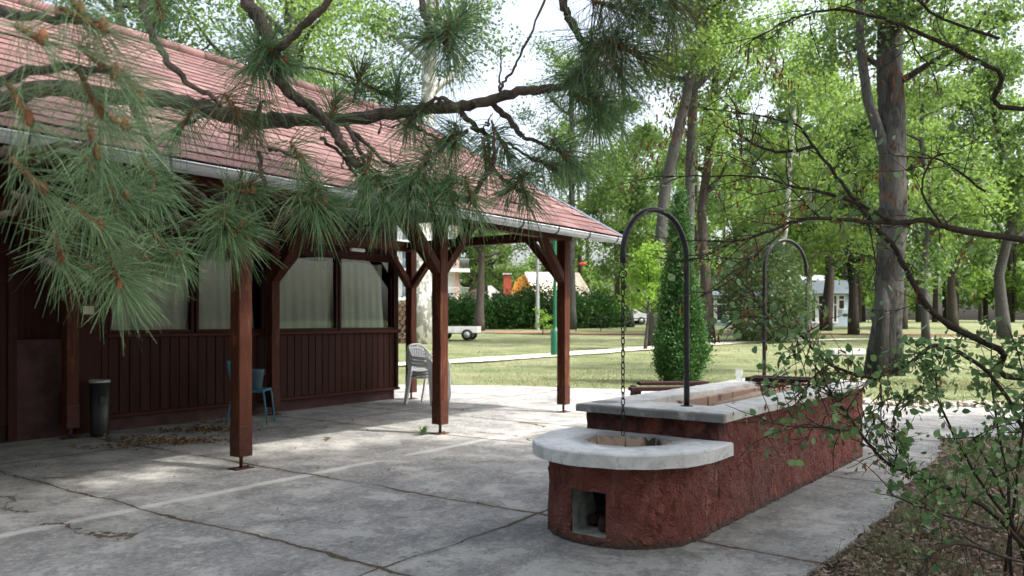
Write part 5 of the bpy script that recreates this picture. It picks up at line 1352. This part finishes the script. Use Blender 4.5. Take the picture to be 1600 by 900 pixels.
# ------------------------------------------------------------------ pine reaching in from the left
def smooth_path(pts, k=5):
    """Catmull-Rom through pts"""
    P = [Vector(p) for p in pts]; P = [P[0]*2-P[1]]+P+[P[-1]*2-P[-2]]; out = []
    for i in range(1, len(P)-2):
        for q in range(k):
            t = q/k; a, b, c, d = P[i-1], P[i], P[i+1], P[i+2]
            out.append(.5*((2*b)+(c-a)*t+(2*a-5*b+4*c-d)*t*t+(3*b-a-3*c+d)*t**3))
    out.append(P[-2]); return out
def pine():
    TX, TY = -3.6, 2.4
    r = empty('pine_tree', (TX, TY, -.03)); tag(r, 'long needled pine whose dark limbs hang across the upper left in front of the roof', 'tree')
    rnd = random.Random(17); rng = np.random.default_rng(17); random.seed(17); o0 = Vector((TX, TY, -.03))
    mb = MB(); mb.tube([(0, 0, -.05), (.03, 0, 1.0), (-.02, .03, 2.5), (.02, 0, 4.5), (0, 0, 7.5), (.05, 0, 10.5)], [.26, .21, .19, .16, .12, .06], 14, jit=.06); mb.build('trunk', M['bark_pine'], r)
    def limb(pts, r0, r1, jag=.004):
        path = smooth_path([Vector(p)-o0 for p in pts], 6)
        path = [p+Vector((rnd.uniform(-jag, jag), rnd.uniform(-jag, jag), rnd.uniform(-jag, jag))) for p in path]
        n = len(path); mb = MB(); mb.tube(path, [(r0+(r1-r0)*i/(n-1))*rnd.uniform(.88, 1.15) for i in range(n)], 9, jit=.08); mb.build('limb', M['bark_pine'], r)
    def L(pts, r0, r1): limb([W(*p) for p in pts], r0, r1)
    # overhead limbs from the trunk, out of which the hanging ones come
    limb([o0+Vector((0, 0, 3.15)), (-2.4, 2.35, 3.05), (-1.2, 2.3, 3.0), (-.2, 2.25, 2.95), (.6, 2.2, 2.85)], .06, .022)
    limb([o0+Vector((0, 0, 2.0)), (-2.6, 2.4, 2.03), (-1.6, 2.38, 2.04), W(60, 138, 2.38), W(200, 152, 2.35), W(262, 156, 2.33), W(330, 172, 2.3), W(390, 188, 2.28), W(450, 186, 2.25), W(520, 187, 2.25), W(600, 179, 2.22), W(680, 170, 2.2), W(742, 163, 2.2), W(800, 145, 2.18), W(850, 140, 2.18), W(888, 131, 2.16), W(912, 106, 2.15), W(924, 84, 2.15)], .030, .0085)
    L([(360, -170, 2.28), (380, -60, 2.2), (385, 0, 2.16), (404, 28, 2.14), (420, 60, 2.12), (420, 95, 2.12), (438, 128, 2.12), (470, 158, 2.12), (505, 182, 2.11), (528, 214, 2.1), (552, 250, 2.1), (582, 282, 2.1), (638, 297, 2.1), (700, 307, 2.1), (735, 311, 2.1)], .021, .0075)
    L([(735, 311, 2.1), (752, 286, 2.08), (770, 258, 2.07), (772, 225, 2.06), (768, 190, 2.06)], .0075, .0035)
    L([(560, -60, 2.0), (512, 2, 2.02), (470, 45, 2.05), (440, 74, 2.08), (416, 95, 2.12)], .0095, .010)
    L([(215, -120, 2.25), (221, 0, 2.1), (230, 34, 2.08), (256, 86, 2.06), (290, 126, 2.05), (330, 150, 2.05), (345, 165, 2.05)], .012, .005)
    L([(203, 158, 2.3), (222, 196, 2.2), (236, 226, 2.15), (256, 262, 2.12), (280, 280, 2.1), (300, 296, 2.08), (330, 315, 2.06), (360, 315, 2.05), (388, 300, 2.05)], .009, .004)
    L([(640, -100, 2.2), (658, 0, 2.15), (670, 40, 2.12), (690, 62, 2.1), (703, 72, 2.1)], .011, .006)
    L([(862, -130, 2.2), (880, 0, 2.15), (888, 28, 2.14), (906, 58, 2.14), (922, 84, 2.14)], .013, .008)
    L([(912, 120, 2.16), (922, 150, 2.14), (930, 172, 2.13)], .008, .005)
    L([(768, 160, 2.2), (790, 182, 2.2), (810, 204, 2.2), (820, 214, 2.2), (850, 227, 2.2), (882, 243, 2.2)], .009, .004)
    L([(714, 170, 2.2), (735, 192, 2.22), (760, 212, 2.25), (765, 245, 2.25), (775, 268, 2.25), (800, 290, 2.25), (818, 302, 2.25)], .008, .004)
    L([(735, 200, 2.22), (790, 222, 2.3), (830, 248, 2.3), (860, 260, 2.3)], .005, .003)
    L([(540, 195, 2.12), (556, 222, 2.1), (566, 246, 2.08), (572, 268, 2.08)], .007, .004)
    L([(548, 205, 2.12), (600, 250, 2.14), (625, 278, 2.14)], .006, .003)
    L([(425, 100, 2.12), (470, 104, 2.2), (520, 114, 2.25), (560, 126, 2.3), (600, 146, 2.35)], .0045, .0022)
    L([(866, -60, 2.3), (850, 5, 2.3), (812, 88, 2.28), (795, 118, 2.26), (779, 142, 2.24)], .0028, .0042)
    L([(780, 142, 2.24), (781, 110, 2.24), (782, 76, 2.24)], .003, .0015)
    L([(640, 190, 2.2), (664, 168, 2.15), (690, 152, 2.12), (712, 170, 2.1)], .006, .006)
    L([(640, 190, 2.2), (660, 205, 2.18), (690, 220, 2.16)], .006, .003)
    L([(730, 205, 2.15), (700, 225, 2.12), (672, 245, 2.1), (660, 262, 2.1)], .005, .003)
    L([(500, 215, 2.14), (530, 240, 2.13), (570, 290, 2.12), (600, 312, 2.12)], .005, .003)
    L([(420, 232, 2.12), (440, 236, 2.1), (470, 250, 2.1)], .005, .003)
    L([(405, 238, 2.1), (410, 275, 2.08), (425, 300, 2.06), (455, 312, 2.05), (492, 322, 2.05)], .006, .004)
    L([(270, 335, 2.02), (300, 350, 2.0), (330, 360, 2.0), (358, 362, 2.0)], .006, .004)
    L([(60, 400, 1.75), (128, 436, 1.7), (172, 431, 1.68)], .006, .004)
    L([(20, 300, 1.8), (90, 325, 1.75), (150, 330, 1.72), (190, 312, 1.7)], .006, .004)
    L([(268, 240, 2.0), (270, 300, 1.95), (266, 370, 1.9), (258, 395, 1.88)], .003, .002)
    L([(330, 172, 2.2), (300, 190, 2.15), (285, 196, 2.1)], .006, .003)
    # bare flaky twig ends
    for i in range(34):
        px, py, Y = rnd.choice([(640, 192, 2.2), (700, 240, 2.15), (760, 300, 2.1), (560, 250, 2.1), (660, 300, 2.1), (740, 190, 2.2), (600, 200, 2.2)])
        a = rnd.uniform(0, 2*PI); px += rnd.uniform(-30, 30); py += rnd.uniform(-20, 20); l = rnd.uniform(20, 55)
        L([(px, py, Y), (px+math.cos(a)*l*.5, py+math.sin(a)*l*.4, Y+.02), (px+math.cos(a)*l, py+math.sin(a)*l*.9, Y+rnd.uniform(-.06, .06))], .0026, .0012) if i % 2 == 0 else None
    def tuft(px, py, lpx, ang, Y, n=185, mat='needle', dz=None):
        c = W(px, py, Y); Ln = lpx*Y/F
        a = math.radians(ang); ax = Vector((math.cos(a), rnd.uniform(-.45, .35) if dz is None else dz, -math.sin(a))).normalized()
        axn = np.array(ax); u = np.cross(axn, [.3, .9, .2]); u /= np.linalg.norm(u); v = np.cross(axn, u)
        t = rng.random(n); phi = rng.random(n)*2*np.pi
        th = np.radians(18+82*(1-t)**.9*rng.uniform(.6, 1.25, n)+rng.normal(0, 7, n))
        d = axn*np.cos(th)[:, None]+(u*np.cos(phi)[:, None]+v*np.sin(phi)[:, None])*np.sin(th)[:, None]
        base = np.array(c)+axn*((t-.75)*.085)[:, None]+rng.normal(0, .003, (n, 3))
        l = (Ln*rng.uniform(.55, 1.12, n))[:, None]
        mid = base+d*l*.5; d2 = d+np.array([0, 0, -1])*(.10+.42*rng.random(n))[:, None]+rng.normal(0, .10, (n, 3)); d2 /= np.linalg.norm(d2, axis=1)[:, None]
        tip = mid+d2*l*.5
        s = np.cross(d, rng.normal(size=(n, 3))); s /= np.linalg.norm(s, axis=1)[:, None]; wv = .00042*Y
        V = np.empty((n*2, 4, 3))
        V[0::2, 0] = base-s*wv; V[0::2, 1] = base+s*wv; V[0::2, 2] = mid+s*wv; V[0::2, 3] = mid-s*wv
        V[1::2, 0] = mid-s*wv; V[1::2, 1] = mid+s*wv; V[1::2, 2] = tip+s*wv*.45; V[1::2, 3] = tip-s*wv*.45
        tf = quads_obj('needle_tuft', V.reshape(-1, 3)-np.array(o0), n*2, M[mat], r)
        mb = MB(); e = Vector(c)-o0; mb.tube([e-ax*.06, e, e+ax*.02], [.0045, .0062, .0042], 7); mb.lathe([(.006, -.006), (.0085, .006), (.004, .018), (0, .022)], 7, tuple(e+ax*.012)); mb.build('bud', M['cone'], tf)
    T = [(405, 98, 100, 95, 2.12), (402, 82, 85, -80, 2.16), (440, 92, 60, 40, 2.1), (702, 72, 88, 85, 2.1), (715, 40, 80, -60, 2.15), (670, 60, 70, 160, 2.12),
         (925, 84, 110, 85, 2.14), (940, 70, 100, -15, 2.1), (905, 118, 70, 140, 2.16), (932, 174, 105, 70, 2.13), (925, 160, 80, 20, 2.1), (1000, 18, 120, 35, 1.95), (1050, 8, 110, 65, 1.92), (985, 80, 95, 30, 2.0), (965, 110, 85, 60, 2.05), (1020, -20, 100, 90, 1.9), (960, 10, 100, 20, 2.0),
         (643, 190, 60, 120, 2.2), (710, 222, 70, 90, 2.14), (690, 222, 62, 150, 2.15), (660, 262, 70, 110, 2.1), (787, 228, 60, 60, 2.28), (860, 260, 72, 30, 2.3), (882, 243, 85, 55, 2.2), (820, 303, 78, 75, 2.25), (800, 292, 60, 140, 2.25), (760, 250, 62, 80, 2.2),
         (575, 300, 78, 120, 2.1), (600, 312, 80, 95, 2.12), (640, 300, 95, 95, 2.1), (672, 304, 90, 70, 2.1), (705, 308, 70, 85, 2.1), (625, 280, 70, 60, 2.14), (690, 296, 62, -60, 2.1), (738, 310, 70, 70, 2.08),
         (492, 322, 88, 85, 2.05), (475, 316, 66, 140, 2.05), (500, 318, 75, 20, 2.04), (388, 300, 68, 5, 2.05), (380, 300, 62, -55, 2.06), (360, 362, 85, 55, 2.0), (345, 358, 62, 110, 2.0), (372, 356, 70, -10, 2.0),
         (470, 250, 64, 60, 2.1), (572, 268, 60, 100, 2.08), (370, 178, 80, 60, 2.1), (400, 190, 72, 110, 2.2), (285, 196, 80, 120, 2.1), 
         (520, 172, 78, -70, 2.16), (600, 146, 60, 20, 2.3), (560, 128, 60, -70, 2.3), (620, 150, 66, -80, 2.26), (240, 275, 85, 60, 1.95), (235, 300, 85, 20, 1.9), (190, 310, 95, 10, 1.7), (180, 325, 90, 80, 1.7), (172, 431, 110, 25, 1.68), (185, 440, 95, 65, 1.66), (225, 405, 72, 30, 1.88), (262, 395, 70, 60, 1.88), (255, 410, 62, 150, 1.88), (150, 350, 90, 40, 1.6), (140, 262, 90, 60, 1.7)]
    for iq, q in enumerate(T): tuft(*q, n=240 if iq < 18 else 190, mat='needle_dry' if rnd.random() < .16 else 'needle')
    for q in [(150, 40, 150, 25, 1.3), (170, 110, 150, 40, 1.32), (150, 165, 140, 70, 1.36), (190, 195, 130, 35, 1.5), (215, 150, 110, 60, 1.6), (150, 235, 120, 70, 1.5), (60, 60, 150, 30, 1.25), (40, 180, 150, 60, 1.3), (60, 290, 140, 50, 1.4), (95, 400, 110, 60, 1.6), (250, 20, 90, 80, 1.9), (120, 10, 140, 60, 1.3)]:
        tuft(q[0], q[1], q[2]*.8, *q[3:], n=150)
    L([(-400, 60, 1.9), (-100, 20, 1.5), (40, 25, 1.32), (150, 38, 1.3)], .014, .005); L([(-400, 190, 1.9), (-60, 140, 1.5), (60, 110, 1.35), (175, 108, 1.32)], .014, .005); L([(-300, 330, 1.9), (-60, 250, 1.6), (60, 230, 1.5), (150, 225, 1.5)], .012, .005); L([(-300, 420, 1.9), (-60, 350, 1.6), (20, 330, 1.55), (60, 288, 1.42)], .010, .004)
pine()

# ------------------------------------------------------------------ near right tree: bare twigs in the picture, its crown above shades the patio
def leaves6(P, size, rng, up=.6, aspect=.8):
    n = len(P); nn, t, b = rot_frames(n, rng, up); s = (size*rng.uniform(.55, 1.3, n))[:, None]
    V = np.empty((n, 6, 3)); cv = rng.uniform(.02, .16, n)[:, None]
    V[:, 0] = P; V[:, 1] = P+t*s*.30+b*s*aspect*.40+nn*s*cv; V[:, 2] = P+t*s*.68+b*s*aspect*.36+nn*s*cv; V[:, 3] = P+t*s; V[:, 4] = P+t*s*.68-b*s*aspect*.36+nn*s*cv; V[:, 5] = P+t*s*.30-b*s*aspect*.40+nn*s*cv
    return V.reshape(-1, 3)
def pods_at(P, rng, L=.045, wd=.006):
    n = len(P); d = np.stack([rng.normal(0, .22, n), rng.normal(0, .22, n), -np.ones(n)], 1); d /= np.linalg.norm(d, axis=1)[:, None]
    s = np.cross(d, rng.normal(size=(n, 3))); s /= np.linalg.norm(s, axis=1)[:, None]; l = (L*rng.uniform(.5, 1.3, n))[:, None]; k = np.cross(d, s)*l*.12
    V = np.empty((n, 4, 3)); V[:, 0] = P; V[:, 1] = P+d*l*.5+s*wd+k; V[:, 2] = P+d*l; V[:, 3] = P+d*l*.55-s*wd+k
    return V.reshape(-1, 3)
def traced(root, o0, stems, rnd, thick='twig', side=.55, sub_len=(.10, .34), nm='branch'):
    """stems: list of (pts px,py,Y ; r0 ; r1) -> branches plus side twigs; returns points along the twigs"""
    along = []
    for (pts, r0, r1) in stems:
        path = smooth_path([(W(*p) if len(p) == 3 else Vector(p[1:]))-o0 for p in pts], 6)
        path = [p+Vector((rnd.uniform(-1, 1), rnd.uniform(-1, 1), rnd.uniform(-1, 1)))*.003 for p in path]
        n = len(path); mb = MB(); mb.tube(path, [(r0+(r1-r0)*i/(n-1))*rnd.uniform(.9, 1.12) for i in range(n)], 8, jit=.06); mbt = mb
        for i in range(2, n-1):
            along.append(path[i])
            if rnd.random() < side:
                d = (path[i+1]-path[i]).normalized(); d = (d*.7+Vector((rnd.uniform(-1, 1), rnd.uniform(-.8, .8), rnd.uniform(-.9, 1)))).normalized()
                sp = wander(path[i], d, rnd.uniform(*sub_len), 5, rnd, .28, 0); mbt.tube(sp, [.0024, .0021, .0018, .0015, .0012, .0008], 4)
                along += sp[1:]
                if rnd.random() < .5:
                    sp2 = wander(sp[2], (sp[3]-sp[2])+Vector((rnd.uniform(-1, 1), rnd.uniform(-1, 1), rnd.uniform(-1, 1)))*.08, rnd.uniform(.06, .18), 3, rnd, .3, 0); mbt.tube(sp2, [.0016, .0013, .001, .0007], 4); along += sp2[1:]
        mb.build(nm, M[thick], root)
    return along
def near_tree():
    TX, TY = 6.2, 3.1; o0 = Vector((TX, TY, -.05)); rnd = random.Random(23); rng = np.random.default_rng(23); random.seed(23)
    r = empty('broadleaf_tree', o0); tag(r, 'near tree whose bare dark twigs with hanging dry pods reach in from the upper right', 'tree')
    mb = MB(); tips = trunk_limbs(mb, [Vector((0, 0, -.05)), Vector((-.1, .1, 1.5)), Vector((-.25, .1, 3.2)), Vector((-.3, .2, 5.0)), Vector((-.5, .3, 7.0)), Vector((-.6, .2, 9.0))], .21, .07, rnd, 11, .32, (3.0, 4.6), .42, 2, lift=.03)
    mb.build('trunk', M['bark_dark'], r)
    stems = [([(None, 5.9, 3.2, 2.2), (1800, 330, 3.5), (1640, 372, 3.3), (1540, 366, 3.2), (1473, 353, 3.15), (1444, 343, 3.15), (1406, 348, 3.12), (1357, 347, 3.1), (1281, 341, 3.08), (1236, 348, 3.05), (1187, 367, 3.0), (1149, 377, 3.0), (1085, 375, 2.95)], .017, .0025),
             ([(None, 5.9, 3.2, 1.5), (1700, 590, 3.6), (1560, 545, 3.5), (1459, 490, 3.4), (1421, 430, 3.38), (1395, 384, 3.36), (1368, 354, 3.34), (1338, 318, 3.32), (1308, 276, 3.3), (1270, 227, 3.3), (1247, 197, 3.3), (1187, 181, 3.28), (1100, 170, 3.25)], .017, .002),
             ([(1270, 229, 3.3), (1225, 238, 3.3), (1187, 230, 3.3), (1157, 212, 3.3), (1130, 194, 3.3)], .0075, .003),
             ([(1391, 345, 3.1), (1338, 318, 3.1), (1293, 302, 3.1), (1232, 289, 3.08), (1187, 276, 3.06), (1100, 275, 3.0), (1036, 277, 3.0)], .008, .002),
             ([(None, 5.9, 3.2, 3.0), (1700, 160, 3.4), (1560, 110, 3.3), (1473, 68, 3.2), (1414, 42, 3.18), (1368, 26, 3.16), (1311, 15, 3.14), (1255, 23, 3.12), (1206, 45, 3.1), (1164, 72, 3.08)], .011, .002),
             ([(1187, 181, 3.28), (1172, 232, 3.2), (1180, 270, 3.15)], .003, .0015), ([(1100, 170, 3.25), (1140, 150, 3.2), (1155, 200, 3.2), (1160, 240, 3.2)], .0022, .0012),
             ([(1357, 346, 3.1), (1365, 390, 3.1), (1372, 430, 3.1)], .004, .002), ([(1281, 341, 3.08), (1240, 300, 3.05), (1200, 262, 3.0), (1150, 255, 3.0)], .003, .0012),
             ([(1236, 348, 3.05), (1180, 400, 3.0), (1140, 430, 2.95), (1085, 470, 2.95)], .003, .0012), ([(1149, 377, 3.0), (1090, 405, 2.95), (1050, 410, 2.95)], .0025, .001),
             ([(1473, 353, 3.15), (1440, 300, 3.1), (1455, 250, 3.1), (1473, 240, 3.1)], .005, .003), ([(1540, 300, 3.3), (1473, 252, 3.2), (1430, 246, 3.15), (1380, 240, 3.1)], .005, .0015), ([(1560, 60, 3.3), (1473, 30, 3.2), (1440, 5, 3.2), (1420, -30, 3.2)], .006, .004), ([(1414, 42, 3.18), (1440, 90, 3.2), (1460, 100, 3.2), (1500, 103, 3.2)], .003, .0015)]
    al = traced(r, o0, stems, rnd, 'twig', .42)
    A = np.array([tuple(a) for a in al]); W0 = A+np.array(o0)
    vis = W0[:, 0] < .70*W0[:, 1]; A = A[vis]
    idx = rng.integers(0, len(A), 420); Pp = A[idx]+rng.normal(0, .012, (420, 3))
    pd = [(1050, 170), (1040, 215), (1010, 235), (1000, 260), (1060, 190), (1030, 160), (1060, 150), (1195, 100), (1205, 110), (1230, 120), (1110, 250), (1330, 90), (1400, 110), (1410, 130), (1430, 280), (1395, 300), (1170, 380), (1230, 320), (1060, 180), (1380, 270)]
    cl = np.concatenate([np.array(W(px, py, 3.2)-o0)+rng.normal(0, .035, (16, 3)) for px, py in pd]); Pp = np.concatenate([Pp, cl])
    quads_obj('pods', pods_at(Pp, rng, .036, .0042), len(Pp), M['pod'], r)['kind'] = 'stuff'
    idx = rng.integers(0, len(A), 420); quads_obj('twig_leaves', leaves6(A[idx]+rng.normal(0, .02, (420, 3)), .034, rng), 420, M['shrub_leaf'], r, 6)
    # the crown that shades the near patio: above and beside the picture
    C = []; R = []
    for i in range(240):
        a = rnd.uniform(0, 2*PI); q = math.sqrt(rnd.random()); x = 4.1+4.9*q*math.cos(a); y = 3.0+4.2*q*math.sin(a); z = rnd.uniform(4.9, 8.2)+.05*max(0, y)
        if z < CAMZ+.43*max(y, 0)+1.0: z = CAMZ+.43*y+1.0+rnd.uniform(0, 1.5)
        if y < 1.5 and rnd.random() < .72: continue  # thinned here to let sun through to the pine
        C.append((x-TX, y-TY, z)); R.append(rnd.uniform(.5, 1.05))
    for i in range(46):
        y = rnd.uniform(5.5, 9.6); C.append((rnd.uniform(8.2, 12.2)-TX, y-TY, rnd.uniform(6.0, 8.4))); R.append(rnd.uniform(.6, 1.05))  # extra unseen clumps added to shade the patio right of the fireplace
    n = 82000; P = clump_points(C, R, n, rng, .7, .12); quads_obj('crown', leaves_from(P, .19, rng, .7, 1.2), n, M['tree_leaf'], r)
    mb = MB()
    for c in C[::5]:
        c = Vector(c); b = Vector((-.35, .2, 4.2+rnd.uniform(0, 2.5))); m = b.lerp(c, .55)+Vector((0, 0, .3)); mb.tube(smooth_path([b, m, c], 4), [.035-.003*i for i in range(9)], 5)
    mb.build('limbs', M['bark_dark'], r)
near_tree()

def near_shrub():
    o0 = Vector((3.15, 3.55, -.03)); rnd = random.Random(29); rng = np.random.default_rng(29); random.seed(29)
    r = empty('leafy_shrub', o0); tag(r, 'sprawling shrub with small round leaves and dry pods at the lower right edge', 'shrub')
    stems = [([(1640, 900, 3.3), (1560, 810, 3.25), (1490, 766, 3.2), (1455, 753, 3.18), (1424, 739, 3.15), (1391, 727, 3.12), (1369, 707, 3.1), (1344, 676, 3.08), (1322, 644, 3.06), (1304, 622, 3.05), (1290, 600, 3.04), (1275, 572, 3.02)], .011, .003),
             ([(1640, 760, 3.4), (1560, 600, 3.3), (1470, 540, 3.25), (1430, 562, 3.2), (1403, 577, 3.18), (1373, 589, 3.16), (1344, 588, 3.14), (1322, 580, 3.12), (1296, 569, 3.1), (1270, 545, 3.08), (1250, 521, 3.06), (1217, 505, 3.04), (1164, 494, 3.02), (1130, 515, 3.0)], .0095, .0018),
             ([(1344, 676, 3.08), (1311, 671, 3.06), (1269, 667, 3.04), (1220, 664, 3.02), (1190, 655, 3.0)], .0045, .0015), ([(1398, 731, 3.12), (1400, 700, 3.12), (1397, 650, 3.12), (1410, 625, 3.12), (1440, 605, 3.12)], .0032, .002),
             ([(1296, 569, 3.1), (1273, 587, 3.08), (1247, 618, 3.06), (1222, 636, 3.05)], .0035, .0015), ([(1600, 880, 3.1), (1500, 850, 3.0), (1455, 868, 2.95), (1435, 900, 2.9)], .006, .004), ([(1560, 830, 3.1), (1480, 805, 3.05), (1430, 790, 3.0), (1390, 770, 3.0)], .005, .002),
             ([(1373, 589, 3.16), (1378, 620, 3.16), (1376, 660, 3.16), (1382, 680, 3.16)], .0028, .0014), ([(1217, 505, 3.04), (1195, 480, 3.02), (1175, 470, 3.0)], .002, .001), ([(1250, 521, 3.06), (1240, 545, 3.05), (1215, 590, 3.05)], .002, .001), ([(1322, 644, 3.06), (1290, 610, 3.04), (1260, 600, 3.02), (1200, 612, 3.0)], .003, .001)]
    for i in range(5):
        px = rnd.uniform(1440, 1640); py = rnd.uniform(430, 690); Y = rnd.uniform(2.95, 3.6)
        stems.append(([(rnd.uniform(1540, 1680), 880+rnd.uniform(-20, 60), 3.45), (px*.5+800, 760, Y*.5+1.7), (px+rnd.uniform(-20, 40), (py+700)/2, Y), (px, py, Y)], .008, .0018))
    al = traced(r, o0, stems, rnd, 'twig', .6, (.08, .26))
    A = np.array([tuple(a) for a in al]); w0 = A+np.array(o0); px = 800+F*w0[:, 0]/w0[:, 1]; py = 500-F*(w0[:, 2]-CAMZ)/w0[:, 1]
    dens = np.clip((px-1370)/70, .10, 1.0)*np.clip((py-400)/80, .10, 1); dens = np.where(px < 1390, np.maximum(dens, .22*(py > 470)), dens)
    p = dens/dens.sum(); dens = dens*np.clip((835-py)/70, .10, 1); p = dens/dens.sum(); n = 2100; idx = rng.choice(len(A), n, p=p); P = A[idx]+rng.normal(0, .022, (n, 3))
    quads_obj('foliage', leaves6(P, .032, rng), n, M['shrub_leaf'], r, 6)
    idx = rng.integers(0, len(A), 420); quads_obj('pods', pods_at(A[idx]+rng.normal(0, .01, (420, 3)), rng, .032, .005), 420, M['pod'], r)['kind'] = 'stuff'
near_shrub()
